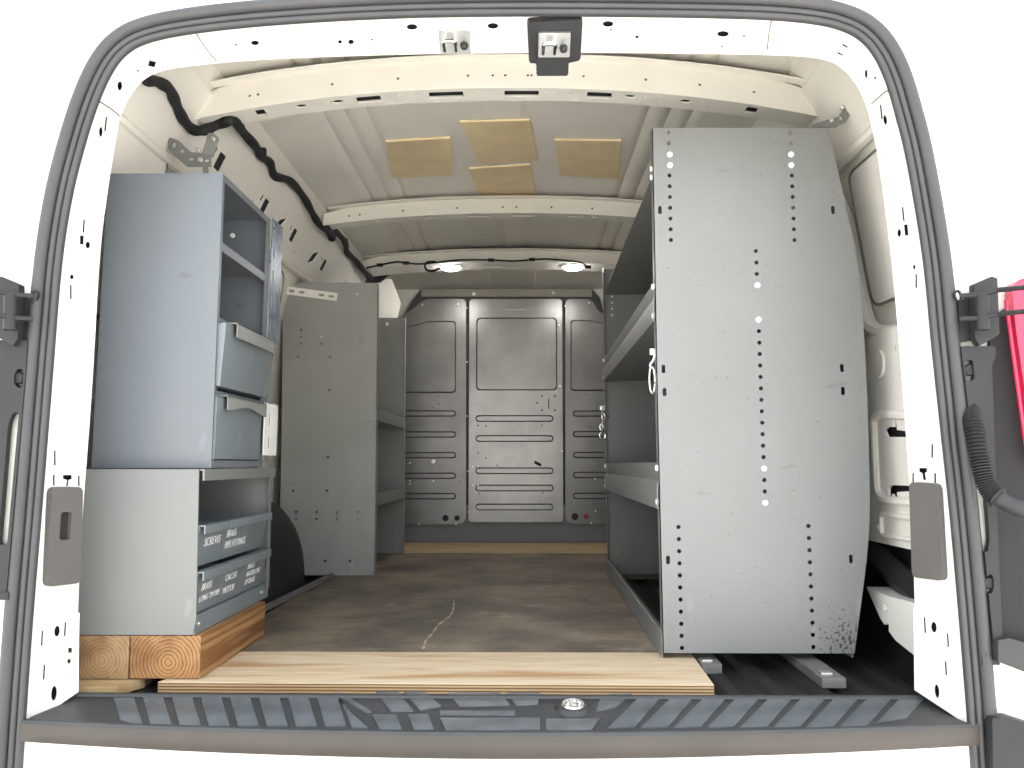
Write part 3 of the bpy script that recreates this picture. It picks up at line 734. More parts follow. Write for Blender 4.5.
# ------------------------------------------------------------------ bits outside the opening: hinges, cladding, lamp, conduit
def opx(P, Y, r_=0.0, holes=()):
    q = [(PY(u, v, Y).x, PY(u, v, Y).z) for u, v in P]
    return round_poly(q, r_) if r_ else q
def cladding(P, holes, bolts, label):
    t = thing('corner_cladding', tuple(PY(*P[0], -0.13)), label, 'cladding', 'black corner claddings')
    bm = NB(); sheet(bm, opx(P, -0.1385, 0.006), [opx(h, -0.1385, 0.010) for h in holes], fy(-0.1385), 0.0120); obj('cladding_plate', bm, M['plastic'], t)
    for u, v in bolts:
        c = PY(u, v, -0.130); bm = NB(); cyl(bm, (c.x, c.y + 0.010, c.z), (0, -1, 0), 0.010, 0.014, 14, bev=0.002); obj('bolt', bm, M['plastic'], t)
    return t
cladding([(961, 346), (996, 346), (996, 358), (992, 364), (999, 560), (1003, 647), (994, 647), (980, 500)], [[(964, 361), (973, 359), (975, 380), (967, 382)], [(969, 408), (975, 402), (980, 412), (990, 540), (988, 552), (984, 552), (975, 470)], [(985.5, 577), (992, 573), (995, 584), (992, 594), (987, 593)]], [(969, 370), (989, 583)], 'black perforated plastic cladding strip below the hinge by red tail light')
cladding([(-30, 340), (27.5, 340), (26, 366), (20.5, 430), (5.5, 600), (-30, 600)], [[(14, 374), (18, 368), (23.5, 370), (22.5, 388), (18, 388), (14, 384)], [(8, 424), (13, 412), (19, 412), (7, 545), (-2, 545)]], [(19, 378), (2, 560)], 'black perforated plastic cladding strip below the hinge opposite the tail light')
# tail lamp well and bumper pieces
bm = NB(); sheet(bm, opx([(990, 335), (1000, 310), (1060, 300), (1080, 600), (1060, 670), (1003, 650), (995, 560), (989, 440)], -0.126, 0.01), [], fy(-0.126), 0.0078); tag(obj('lamp_well', bm, M['well']), 'dark moulded recess behind the red tail light', 'recess panel')
t = thing('tail_light', tuple(PY(1015, 460, -0.14)), 'red tail light on the body corner beside black hinge', 'tail light')
bm = NB()
def taill(Y): return opx([(1004, 284), (1030, 278), (1100, 280), (1110, 470), (1030, 470), (1018, 400), (1008, 330)], Y, 0.02)
sheet(bm, taill(-0.1265), [], fy(-0.150), 0.0235); bmesh.ops.bevel(bm, geom=[e for e in bm.edges if all(abs(v.co.y + 0.150) < 1e-5 for v in e.verts) and len(e.link_faces) == 2 and e.calc_face_angle(0) > 1], offset=0.006, segments=3, affect='EDGES')
obj('red_lens', bm, M['red'], t)
bm = NB(); tube(bm, [PY(1006 + k * 3.0, 300 + k * 22, -0.152) for k in range(8)], 0.003, 6); obj('lens_rib', bm, M['red'], t)

def hinge(s, u0, label):
    # u0: pixel column of the hinge pin; mirrored for the other side
    def p(du, v, Y=-0.13): return PY(u0 + s * du, v, Y)
    t = thing('hinge_mechanism', tuple(p(0, 340)), label, 'door hinge', 'rear door hinges')
    bm = NB(); prism(bm, [p(-20, 300, -0.130), p(-4, 296, -0.130), p(10, 306, -0.130), p(10, 338, -0.130), p(-18, 342, -0.130)][::1], (0, 0.0115, 0)); obj('hinge_plate', bm, M['plastic'], t)
    bm = NB(); prism(bm, [p(-4, 284, -0.150), p(14, 276, -0.150), p(20, 278, -0.150), p(22, 334, -0.150), p(16, 338, -0.150), p(2, 346, -0.150), p(-3, 338, -0.150)], (0, 0.018, 0), 0.003); obj('hinge_leaf', bm, M['plastic'], t)
    a = p(4, 294, -0.170); b = p(5, 330, -0.170)
    bm = NB(); cyl(bm, b, a - b, 0.011, (a - b).length, 16, bev=0.002)
    obj('hinge_barrel', bm, M['plastic'], t)
    for v0, v1 in ((296, 290), (319, 314)):
        bm = NB(); q = [p(-18, v0, -0.155), p(2, v0 - 1, -0.172), p(20, v1, -0.185), p(70, v1 - 5, -0.26)]; tube(bm, q, 0.0045, 8); obj('strap_arm', bm, M['plastic'], t)
    bm = NB(); tube(bm, catmull([p(-22, 300, -0.135), p(-24, 294, -0.142), p(-20, 291, -0.146), p(-17, 296, -0.142), p(-18, 304, -0.135)], 5), 0.0022, 6); obj('wire_loop', bm, M['tape'], t)
hinge(1, 978, 'black steel door hinge beside the red tail light')
hinge(-1, 15, 'black steel door hinge on the body opposite the tail light')
# corrugated conduit
t = thing('corrugated_conduit', tuple(PY(968, 410, -0.14)), 'black corrugated cable conduit curving out of the cladding to the open door', 'conduit')
path = catmull([PY(971, 408, -0.121), PY(974, 428, -0.152), PY(980, 462, -0.165), PY(988, 488, -0.175), PY(1003, 501, -0.19), PY(1024, 510, -0.21), PY(1065, 520, -0.23)], 30)
bm = NB(); n = len(path); tube(bm, path[:int(n * 0.62)], lambda i: 0.0145 + 0.0026 * math.sin(i * 2.1), 12); obj('ribbed_sleeve', bm, M['plastic'], t)
bm = NB(); tube(bm, path[int(n * 0.62) - 1:], 0.0135, 12); obj('smooth_end', bm, M['rubber'], t)
bm = NB(); i = int(n * 0.60); tube(bm, path[i:i + 6], 0.0185, 14); obj('clamp_ring', bm, M['plastic'], t)
# lower bars by the bumper
t = thing('door_stay_bar', tuple(PY(985, 665, -0.14)), 'black bar bolted beside the seal under the tail light cladding', 'bar')
bm = NB(); sheet(bm, opx([(982, 640), (1000, 640), (1000, 665), (982, 665)], -0.132), [], fy(-0.132), 0.0135); obj('bar_bracket', bm, M['plastic'], t)
bm = NB(); prism(bm, [PY(u, v, -0.150) for u, v in ((998, 640), (1010, 638), (1070, 655), (1070, 690), (1030, 674), (998, 662))], (0, 0.0315, 0), 0.005); obj('bar_arm', bm, M['rubber'], t)
c = PY(987, 654, -0.132); bm = NB(); cyl(bm, c, (0, -1, 0), 0.005, 0.004, 12); obj('bolt', bm, M['plastic'], t)
bm = NB(); prism(bm, [PY(u, v, -0.150) for u, v in ((992, 718), (1012, 718), (1080, 740), (1080, 830), (994, 830))], (0, 0.0315, 0), 0.006); tag(obj('bumper_corner', bm, M['plastic']), 'black plastic bumper corner low beside the seal under tail light', 'bumper')
bm = NB(); prism(bm, [PY(u, v, -0.140) for u, v in ((-40, 592), (8, 592), (8, 600), (-40, 602))], (0, 0.0215, 0), 0.002); tag(obj('door_stay_bar', bm, M['plastic']), 'black bar below the cladding strip by the wood beams side', 'bar')

# ------------------------------------------------------------------ floor boards
FRONT = PZ(500, 652, 0).y; BACK = PZ(500, 553, 0).y
bm = NB(); prism(bm, [(-0.655, FRONT + 0.001, -0.0195), (0.355, FRONT + 0.001, -0.0195), (0.372, 1.625, -0.0195), (0.55, 1.63, -0.0195), (0.55, BACK - 0.001, -0.0195), (-0.655, BACK - 0.001, -0.0195)], (0, 0, 0.0195), 0.001)
t = tag(obj('plywood_floor_sheet', bm, M['dirty']), 'grimy dark brown plywood sheet covering the middle of the van floor', 'plywood')
cr = [PZ(u, v, 0) for u, v in ((424, 649), (427, 641), (432, 633), (441, 624), (449, 617), (453, 611), (455, 605), (454, 600))]
bm = NB()
cp = catmull([p + Vector((random.uniform(-.004, .004), 0, 0)) for p in cr], 5)
L_, R_ = [], []
for i, p in enumerate(cp):
    w = 0.0022 + 0.0016 * math.sin(i * 1.7); w *= min(1, (len(cp) - i) / 6 + 0.25)
    L_.append(p + Vector((-w, 0, -0.001))); R_.append(p + Vector((w, 0, -0.001)))
prism(bm, L_ + R_[::-1], (0, 0, 0.0016)); obj('split_gouge', bm, M['raw_wood'], t, label='pale splintered gouge')
bm = NB(); box(bm, -0.655, 0.55, BACK, 2.90, -0.0195, 0.0005, 0.0015); tag(obj('plywood_strip', bm, M['back_ply']), 'clean dusty tan plywood strip at the foot of the bulkhead', 'plywood')
# front board with visible layers on its edge
t = thing('plywood_board', (-0.1, 0.12, -0.018), 'pale new plywood board lying across the floor behind the step sill', 'plywood')
c1 = PZ(158, 682, 0); c2 = PZ(714, 685, 0); c3 = PZ(690, 654, 0); c4 = PZ(238, 652, 0)
yb = FRONT - 0.002
T = [(c1.x, c1.y), (c2.x, c2.y), (c3.x + 0.004, yb), (c4.x, yb)]
bm = NB(); prism(bm, [(x, y, -0.0018) for x, y in T], (0, 0, 0.0018)); obj('face_veneer', bm, M['ply'], t)
bm = NB(); prism(bm, [(x, y, -0.0195) for x, y in T], (0, 0, 0.0175)); obj('layered_edge', bm, M['ply_edge'], t, label='dark banded plywood edge')
# scrap pine pad and beams
XL0, XL1, XR1 = PY(79, 650, 0.06).x, PY(130, 650, 0.06).x, PY(201, 650, 0.06).x
bm = NB(); prism(bm, [(XL0 - 0.02, 0.008, -0.0195), (PZ(131, 682, -0.01).x, 0.008, -0.0195), (PZ(147, 676, 0).x, 0.075, -0.0195), (PZ(147, 674, 0).x, 0.16, -0.0195), (XL0 - 0.02, 0.16, -0.0195)], (0, 0, 0.0185), 0.0015)
tag(obj('scrap_wood_pad', bm, M['pine_pad']), 'thin weathered pine offcut under the darker narrow beam by white pillar', 'wood block')
zb1 = 0.0805
def beam(x0, x1, y0, y1, z0, label, light, dark, cx, cz):
    m_ = beam_mat('pine_end_grain', light, dark, (0, 0, 0))
    bm = NB(); box(bm, x0, x1, y0, y1, z0, zb1, 0.004)
    o = obj('wood_beam', bm, m_, origin=(cx, (y0 + y1) / 2, cz)); return tag(o, label, 'wood beam', 'wood beams under the cabinet')
beam(XL0 - 0.02, XL1 - 0.001, 0.058, 0.45, 0.0, 'darker narrow wood beam against the white pillar, resting on a thin offcut', (0.32, 0.205, 0.105), (0.24, 0.145, 0.07), XL0 + 0.045, 0.035)
beam(XL1 + 0.001, XR1, 0.058, 0.47, 0.0012, 'wide bright orange wood beam with bold growth rings, end on the pale board', (0.36, 0.205, 0.085), (0.22, 0.09, 0.027), PY(169, 660, 0.06).x, PY(169, 662, 0.06).z)
# floor rail
a = PZ(262, 613, 0.002); b = PZ(336, 576, 0.002)
bm = NB(); d = (b - a).normalized(); nrm = Vector((d.y, -d.x, 0))
prism(bm, [a - nrm * 0.022, a - nrm * 0.006, b - nrm * 0.006, b - nrm * 0.022], (0, 0, 0.010), 0.002)
prism(bm, [a - nrm * 0.005, a + nrm * 0.004, b + nrm * 0.004, b - nrm * 0.005], (0, 0, 0.004))
tag(obj('floor_rail', bm, M['dull_alu']), 'thin dull metal rail along the grimy plywood edge beside black wheel arch', 'rail')
# wheel arch
bm = NB()
rings = []
NY = 22
for i in range(NY + 1):
    k = -1 + 2 * i / NY; sc = math.sqrt(max(0.0, 1 - abs(k) ** 2.6))
    y = 1.035 + 0.525 * k
    r_ = []
    for j in range(13):
        a = R(90 * j / 12)
        px_ = 0.885 - 0.200 * (max(0, math.cos(a)) ** 0.6) * (0.45 + 0.55 * sc); pz = -0.0225 + (0.33 * sc + 0.004) * (math.sin(a) ** 0.8)
        r_.append(bm.verts.new((-px_, y, pz)))
    r_.append(bm.verts.new((-0.889, y, -0.0225)))
    rings.append(r_)
for p, q_ in zip(rings, rings[1:]):
    for j in range(14): bm.faces.new((p[j], p[(j + 1) % 14], q_[(j + 1) % 14], q_[j]))
bm.faces.new(rings[0]); bm.faces.new(rings[-1][::-1])
struct(obj('wheel_arch', bm, M['mat'], smooth=60), 'black carpeted wheel arch bulging beside the two-part cabinet', 'wheel arch')

# ------------------------------------------------------------------ bulkhead
BY = 2.905
bk = thing('bulkhead_partition', (0, BY, 0), 'dark grey steel bulkhead partition closing off the front of cargo bay', 'partition')
def B(u, v, Y=BY): p = PY(u, v, Y); return (p.x, p.z)
bm = NB()
o = [B(300, 548), B(730, 548), B(730, 440), B(640, 330), B(604, 312), B(600, 297), B(593, 289), B(420, 289), B(412, 300), B(404, 314), B(380, 330), B(300, 440)]
sheet(bm, o, [], fy(BY + 0.014), 0.02); obj('backing_frame', bm, M['bulk_back'], bk)
bm = NB(); sheet(bm, [B(421, 296.5), B(592, 296.5), B(592, 289), B(421, 289)], [], fy(BY + 0.004), 0.010); obj('top_rail', bm, M['top_rail'], bk)
bm = NB(); box(bm, B(300, 540)[0], B(730, 540)[0], BY + 0.0105, BY + 0.0138, 0.001, B(515, 505)[1]); obj('base_rail', bm, M['bulk_frame'], bk)
def panel(name, outline, recess, beads, par, holes=()):
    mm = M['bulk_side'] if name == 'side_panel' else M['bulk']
    cuts = []
    if recess: cuts.append(recess)
    bd = [rrect(*x) for x in beads]
    bm = NB(); sheet(bm, outline, cuts + bd + list(holes), fy(BY), 0.010)
    o = obj(name, bm, mm, par)
    def shrink(loop, k):
        c = Vector((sum(p[0] for p in loop) / len(loop), sum(p[1] for p in loop) / len(loop)))
        xs_ = [p[0] for p in loop]; ys_ = [p[1] for p in loop]; w = (max(xs_) - min(xs_)) / 2; h = (max(ys_) - min(ys_)) / 2
        return [(c.x + (p[0] - c.x) * (w - k) / w, c.y + (p[1] - c.y) * (h - k) / h) for p in loop]
    if recess:
        bm = NB(); sheet(bm, shrink(recess, 0.0065), [], fy(BY + 0.001), 0.009); obj('recess_panel', bm, mm, o)
    for b_ in bd:
        bm = NB(); sheet(bm, shrink(b_, 0.0062), [], fy(BY - 0.003), 0.012); obj('pressed_rib', bm, mm, o)
    return o
def rr(u0, u1, v0, v1, r_):
    a = B(u0, v1); b = B(u1, v0); return (a[0], b[0], a[1], b[1], r_)
cb = [rr(475.5, 553.5, v - 3.4, v + 3.4, 0.0165) for v in (418.5, 438.5, 470.8, 488.0, 507.0)]
ch = [circ(*B(u, v), 0.0055, n=8) for u, v in ((542, 396), (555, 396), (537, 403), (542, 410), (555, 410))] + [circ(*B(u, v), 0.0045, n=8) for u, v in ((478, 425.5), (542, 425), (478, 453), (486, 458), (486, 426), (497, 465.5), (541, 465.5), (489, 486), (479, 494), (543, 493))]
ch.append([B(548.3, 398.5), B(549.2, 398.5), B(549.2, 409), B(548.3, 409)])
cd = panel('center_door', rrect(*rr(468.5, 562, 299, 522, 0.02)), rrect(*rr(476, 557, 317.5, 390.5, 0.02)), cb, bk, ch)
lp = round_poly([B(330, 523), B(466, 524.5), B(466, 299), B(424, 299), B(414, 308), B(404, 315), B(372, 330), B(330, 400)], [0.02, 0.05, 0.03, 0.05, 0.02, 0.02, 0.05, 0.05])
lb = [rr(346, 456, v - 3.2, v + 3.2, 0.0155) for v in (413.5, 434.5, 455.2, 475.8, 496.2)]
lh = [circ(*B(u, v), r_, n=10) for u, v, r_ in ((433, 433.5 - 26, 0.004), (439, 396, 0.004), (439, 404, 0.004), (461, 481, 0.004), (433.5, 513, 0.004), (461.5, 513.5, 0.004))]
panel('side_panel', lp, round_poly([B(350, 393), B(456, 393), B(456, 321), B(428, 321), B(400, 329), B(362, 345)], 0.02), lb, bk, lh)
rp_ = round_poly([B(700, 524), B(565.5, 524), B(565.5, 299), B(592, 299), B(598, 311), B(604, 314), B(660, 330), B(700, 400)], [0.02, 0.05, 0.03, 0.05, 0.02, 0.02, 0.05, 0.05])
rb = [rr(573, 680, v - 3.2, v + 3.2, 0.0155) for v in (413.5, 434, 455, 475, 496)]
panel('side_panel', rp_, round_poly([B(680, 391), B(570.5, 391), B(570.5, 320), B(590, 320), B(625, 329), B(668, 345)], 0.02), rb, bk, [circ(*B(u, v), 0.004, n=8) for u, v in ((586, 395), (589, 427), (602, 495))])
# grommets, bolts, catch, nameplate
for u, v, r_, k in ((445.5, 518, 0.016, 'black_hole'), (457, 518, 0.014, 'black_hole'), (575, 516.5, 0.018, 'black_hole'), (586, 516.5, 0.014, 'red_dark')):
    c = B(u, v); bm = NB(); cyl(bm, (c[0], BY + 0.002, c[1]), (0, -1, 0), r_, 0.005, 18, bev=0.001); obj('grommet', bm, M[k], bk)
proto = None
for u, v in ((474, 294), (553.5, 293)):
    c = B(u, v); bm = NB(); cyl(bm, (c[0], BY + 0.016, c[1]), (0, -1, 0), 0.014, 0.012, 18, bev=0.002); cyl(bm, (c[0], BY + 0.006, c[1]), (0, -1, 0), 0.007, 0.012, 12); obj('clamp_bolt', bm, M['steel'], bk)
for u, v in ((467.3, 308), (467, 362), (467.3, 416), (468, 471), (468.5, 512), (422.5, 305), (458, 304), (565.2, 306), (589, 303), (559, 325), (560, 386), (562, 451), (473, 466.5), (478, 466.5), (473, 485), (478, 485), (456, 524), (419, 524), (433.5, 481), (410, 481), (410, 484), (410, 463), (595, 479), (591, 523), (595.5, 511)):
    c = B(u, v)
    if proto is None:
        bm = NB(); cyl(bm, (c[0], BY + 0.001, c[1]), (0, -1, 0), 0.0042, 0.005, 8); proto = obj('screw', bm, M['bolt'], bk)
    else:
        copy_part(proto, bk, (c[0], WL[proto].y, c[1] - 0.0042))
c = B(433.5, 461.5); bm = NB(); cyl(bm, (c[0], BY + 0.001, c[1]), (0, -1, 0), 0.012, 0.006, 14, bev=0.002); cyl(bm, (c[0], BY - 0.003, c[1]), (0, -1, 0), 0.006, 0.006, 10); obj('bolt', bm, M['steel'], bk)
bm = NB(); a = B(505, 307); b = B(526, 310.5); box(bm, a[0], b[0], BY - 0.002, BY + 0.002, b[1], a[1], 0.0015); obj('name_plate', bm, M['bulk'], bk)
bm = NB(); a = B(534, 462); b = B(541, 465); box(bm, a[0], b[0], BY - 0.004, BY + 0.001, b[1], a[1], 0.003, rot=Matrix.Rotation(0.5, 3, 'Y')); obj('scuffed_tab', bm, M['black_hole'], bk)

# ------------------------------------------------------------------ tall right shelving unit
RU = thing('shelving_unit', (0.55, 0.95, 0), 'tall grey steel shelving unit with large perforated end panel facing the opening', 'shelving', 'steel shelving units')
YN, YF = 0.24, 1.62
def Q(u, v, Y=YN): p = PY(u, v, Y); return (p.x, p.z)
out = [Q(663, 653), Q(854.5, 652.5), Q(871, 529), Q(867, 380), Q(860, 270), Q(828.5, 128), Q(652, 128), Q(657, 400)]
out[0] = (out[0][0], max(0.002, out[0][1])); out[1] = (out[1][0], out[0][1])
hol = []; bolts = []
for i in range(11):
    v = 132.5 + i * 10.75
    if i in (2, 3): bolts += [(669.5 + 0.2 * i - 0.2, v + 0.6), (790.5 + 0.2 * i, v + 0.6)]
    else: hol += [(668.5 + 0.25 * i, v), (790 + 0.45 * i, v)]
for i, k in enumerate('hhhb..bhhhhhhhhhhhhbhhb'):
    v = 251 + i * 11.45; u = 756 + i * 0.42
    if k == 'h': hol.append((u, v))
    elif k == 'b': bolts.append((u, v))
for i in range(11): hol += [(678.5 + 0.35 * i, 527 + 12.1 * i), (808.5 + 0.5 * i, 526 + 12.1 * i)]
slots = [(660, 210), (833, 210), (663.5, 369), (664.5, 392), (842, 368), (843, 391), (668, 560), (851, 559)]
hl = [circ(*Q(u, v), 0.0046, n=10) for u, v in hol] + [rrect(Q(u, v)[0] - 0.004, Q(u, v)[0] + 0.004, Q(u, v)[1] - 0.009, Q(u, v)[1] + 0.009, 0.0035, 3) for u, v in slots]
bm = NB(); sheet(bm, round_poly(out, [0.002, 0.002, 0.1, 0.12, 0.12, 0.01, 0.004, 0]), hl, fy(YN), 0.002)
x0 = out[0][0]
# folded front flange of the end panel
prism(bm, [(out[6][0], YN, out[6][1]), (out[7][0], YN, out[7][1]), (out[0][0], YN, out[0][1]), (out[0][0] + 0.002, YN, out[0][1]), (out[7][0] + 0.002, YN, out[7][1]), (out[6][0] + 0.002, YN, out[6][1])], (0, 0.028, 0))
en = obj('end_panel', bm, M['shelf_grey'].copy(), RU)
def spatter(m, centre, rad):
    nt = m.node_tree; N = nt.nodes; L = nt.links; b = N['Principled BSDF']; old = b.inputs['Base Color'].links[0].from_socket
    tc = N.new('ShaderNodeTexCoord'); d = N.new('ShaderNodeVectorMath'); d.operation = 'DISTANCE'; d.inputs[1].default_value = centre
    L.new(tc.outputs['Object'], d.inputs[0])
    mr = N.new('ShaderNodeMapRange'); mr.inputs['From Min'].default_value = 0; mr.inputs['From Max'].default_value = rad; mr.inputs['To Min'].default_value = 0.07; mr.inputs['To Max'].default_value = -0.12
    L.new(d.outputs['Value'], mr.inputs['Value'])
    n = N.new('ShaderNodeTexNoise'); n.inputs['Scale'].default_value = 150; n.inputs['Detail'].default_value = 4; L.new(tc.outputs['Object'], n.inputs['Vector'])
    ad = N.new('ShaderNodeMath'); ad.operation = 'ADD'; L.new(n.outputs['Fac'], ad.inputs[0]); L.new(mr.outputs['Result'], ad.inputs[1])
    r = N.new('ShaderNodeValToRGB'); r.color_ramp.elements[0].position = 0.56; r.color_ramp.elements[1].position = 0.62; r.color_ramp.elements[0].color = (0, 0, 0, 1); L.new(ad.outputs['Value'], r.inputs['Fac'])
    x = N.new('ShaderNodeMix'); x.data_type = 'RGBA'; L.new(r.outputs['Color'], x.inputs[0]); L.new(old, x.inputs[6]); x.inputs[7].default_value = (0.035, 0.04, 0.045, 1); L.new(x.outputs[2], b.inputs['Base Color'])
spatter(en.data.materials[0], tuple(PY(846, 640, YN) - WL[en]), 0.10)
hl = []
fo = [(out[0][0], 0.001), (out[1][0], 0.001)] + out[2:]
for i in range(11):
    hl += [circ(out[0][0] + 0.028, 1.06 - i * 0.0235, 0.0045, n=8), circ(out[0][0] + 0.035, 0.27 - i * 0.024, 0.0045, n=8)]
hl += [rrect(out[0][0] + 0.008, out[0][0] + 0.016, z - 0.010, z + 0.010, 0.0035, 3) for z in (0.20, 0.58, 0.62)]
hl = [h for h in hl if all(p[1] > 0.02 for p in h)]
bm = NB(); sheet(bm, round_poly(fo, [0.002, 0.002, 0.1, 0.12, 0.12, 0.01, 0.004, 0]), hl, fy(YF), 0.002)
prism(bm, [(out[6][0], YF, out[6][1]), (out[7][0], YF, out[7][1]), (out[0][0], YF, out[0][1]), (out[0][0] + 0.002, YF, out[0][1]), (out[7][0] + 0.002, YF, out[7][1]), (out[6][0] + 0.002, YF, out[6][1])], (0, -0.028, 0))
obj('end_panel', bm, M['shelf_grey'], RU)
XB = out[1][0] - 0.002
xf = lambda z: out[0][0] + (out[6][0] - out[0][0]) * z / out[6][1]
bm = NB(); prism(bm, [(XB, YN + 0.003, 0.003), (out[3][0] - 0.008, YN + 0.003, 0.50), (out[4][0] - 0.008, YN + 0.003, 0.76), (out[5][0] - 0.02, YN + 0.003, out[5][1] - 0.003), (out[5][0] - 0.022, YN + 0.003, out[5][1] - 0.003), (out[4][0] - 0.010, YN + 0.003, 0.76), (out[3][0] - 0.010, YN + 0.003, 0.50), (XB - 0.002, YN + 0.003, 0.003)], (0, YF - YN - 0.004, 0)); obj('back_sheet', bm, M['shelf_grey'], RU)
def shelf(z, lip_top, lip_bot, name='shelf'):
    bm = NB(); xx = xf(z); y0, y1 = YN + 0.003, YF - 0.001
    box(bm, xx + 0.003, 0.69, y0, y1, z - 0.002, z)
    o = obj(name, bm, M['worn_grey'], RU)
    if lip_top is not None:
        bm = NB(); zm = (lip_top + lip_bot) / 2
        prism(bm, [(xx, y0, lip_top), (xx + 0.004, y0, lip_top), (xx + 0.004, y0, zm + 0.008), (xx - 0.003, y0, zm), (xx - 0.003, y0, lip_bot), (xx + 0.022, y0, lip_bot), (xx + 0.022, y0, lip_bot - 0.002), (xx - 0.005, y0, lip_bot - 0.002), (xx - 0.005, y0, zm + 0.001), (xx + 0.001, y0, zm + 0.010), (xx, y0, zm + 0.012)], (0, y1 - y0, 0))
        obj('shelf_lip', bm, M['lip_grey'], o)
        for y in (y0 + 0.012, y1 - 0.012):
            for z_ in (lip_top - 0.012, lip_bot + 0.012):
                bm = NB(); cyl(bm, (xx - 0.001, y, z_), (-1, 0, 0), 0.007, 0.006, 10, bev=0.002); obj('lip_bolt', bm, M['bolt'], o)
    return o
shelf(1.045, None, None)
s1 = shelf(0.718, 0.802, 0.714)
s2 = shelf(0.318, 0.408, 0.312)
# inner partition panel lit in the middle bay, kick rail
bm = NB(); prism(bm, [(xf(0) - 0.002, YN + 0.003, 0.002), (xf(0) - 0.002, YN + 0.003, 0.052), (xf(0) + 0.002, YN + 0.003, 0.054), (xf(0) + 0.012, YN + 0.003, 0.050), (xf(0) + 0.012, YN + 0.003, 0.046), (xf(0), YN + 0.003, 0.046), (xf(0), YN + 0.003, 0.002)], (0, YF - YN - 0.004, 0)); obj('kick_rail', bm, M['shelf_grey'], RU)
proto = None
for u, v in bolts:
    c = Q(u, v)
    if proto is None:
        bm = NB(); cyl(bm, (c[0], YN, c[1]), (0, -1, 0), 0.0064, 0.004, 14, bev=0.0015); proto = obj('bolt', bm, M['bolt'], RU)
    else: copy_part(proto, RU, (c[0], WL[proto].y, c[1] - 0.0064))
for z_ in (1.055, 1.035):
    bm = NB(); cyl(bm, (xf(z_), YN + 0.014, z_), (-1, 0, 0), 0.0065, 0.005, 10, bev=0.0015); obj('bolt', bm, M['bolt'], RU)
# mounting feet
def foot(P, zt, label):
    t = thing('floor_bracket', tuple(PZ(*P[0], 0)), label, 'mounting bracket', 'feet under the tall shelving')
    q = [PZ(u, v, zt) for u, v in P]
    y2 = YN + 0.25
    d1 = (q[3] - q[0]); d2 = (q[2] - q[1]); k1 = (y2 - q[0].y) / d1.y; k2 = (y2 - q[1].y) / d2.y
    q[3] = q[0] + Vector((0.0, y2 - q[0].y, 0)) + Vector((d1.x * k1 * 0.2, 0, 0)); q[2] = q[1] + Vector((d1.x * k1 * 0.2, y2 - q[1].y, 0))
    bm = NB(); prism(bm, [p - Vector((0, 0, 0.0190)) for p in q], (0, 0, 0.0185), 0.001); obj('foot_bar', bm, M['dull_alu'], t)
    w = (q[1] - q[0]).length
    bm = NB(); c = (q[0] + q[1]) / 2 + Vector((-0.005, 0.035, 0)); box(bm, c.x - w * 0.25, c.x + w * 0.25, c.y - 0.012, c.y + 0.012, zt - 0.001, zt + 0.004, 0.001); obj('foot_nut', bm, M['steel'], t)
foot([(702, 665), (722, 664), (714, 654), (697, 654)], -0.001, 'short flat metal foot poking out by the pale board corner')
foot([(822, 678), (846, 678), (822, 654), (797, 654)], -0.001, 'long flat metal foot poking out under the outer corner of tall shelving')
# the unit stands slightly askew: its far end sits further from the aisle
def askew(o):
    for ch in o.children:
        if ch.type == 'MESH' and not ch.data.get('askew'):
            w_ = WL[ch]
            for v_ in ch.data.vertices: v_.co.x += 0.020 * (v_.co.y + w_.y - YN) / (YF - YN)
            ch.data['askew'] = 1
        askew(ch)
askew(RU)
# snap hooks hanging on the shelving flange
def hook(p, s, label, chain):
    p = Vector(p); t = thing('snap_hook', tuple(p), label, 'hook', 'hooks on the tall shelving')
    bm = NB(); box(bm, p.x - 0.009 * s, p.x + 0.006 * s, p.y - 0.005, p.y + 0.005, p.z - 0.004, p.z + 0.010 * s, 0.002); obj('hook_mount', bm, M['steel'], t)
    z = p.z
    if chain:
        for k in range(4):
            bm = NB(); r_ = 0.011; cc = p + Vector((-0.002 + 0.004 * math.sin(k * 1.5), 0, -0.010 - k * 0.019))
            ax = Vector((1, 0, 0)) if k % 2 else Vector((0, 1, 0))
            tube(bm, [cc + ax * (0.006 * math.cos(a)) + Vector((0, 0, 1)) * (r_ * math.sin(a)) for a in [2 * math.pi * i / 14 for i in range(14)]], 0.0024, 6, closed=True); obj('chain_link', bm, M['steel'], t)
        z -= 0.082
        bm = NB(); tube(bm, catmull([Vector((p.x, p.y, z)), Vector((p.x - 0.012, p.y, z - 0.012)), Vector((p.x - 0.008, p.y, z - 0.028)), Vector((p.x + 0.006, p.y, z - 0.026)), Vector((p.x + 0.008, p.y, z - 0.012))], 5), 0.003, 8); obj('hook_tip', bm, M['chrome'], t)
    else:
        bm = NB(); tube(bm, catmull([p + Vector((0.003, 0, 0)), p + Vector((0, 0, -0.014)), p + Vector((-0.008, 0, -0.026)), p + Vector((-0.004, 0, -0.032))], 5), 0.0035, 8); obj('swivel_eye', bm, M['chrome'], t)
        bm = NB(); cc = p + Vector((-0.004, 0, -0.058)); tube(bm, [cc + Vector((0.0065 * math.cos(a), 0.004 * math.cos(a), 0.030 * math.sin(a))) for a in [2 * math.pi * i / 24 for i in range(24)]], 0.0024, 8, closed=True); obj('carabiner', bm, M['chrome'], t)
c = PY(654, 352, YN - 0.006); hook((xf(c.z) - 0.004, YN + 0.016, c.z), 1, 'shiny carabiner hanging from the corner of the perforated end panel', False)
c = PY(605.5, 409, YF - 0.02); hook((xf(c.z) + 0.011, YF - 0.016, c.z), 1.2, 'small chain and hook hanging on the far post of the tall shelving', True)

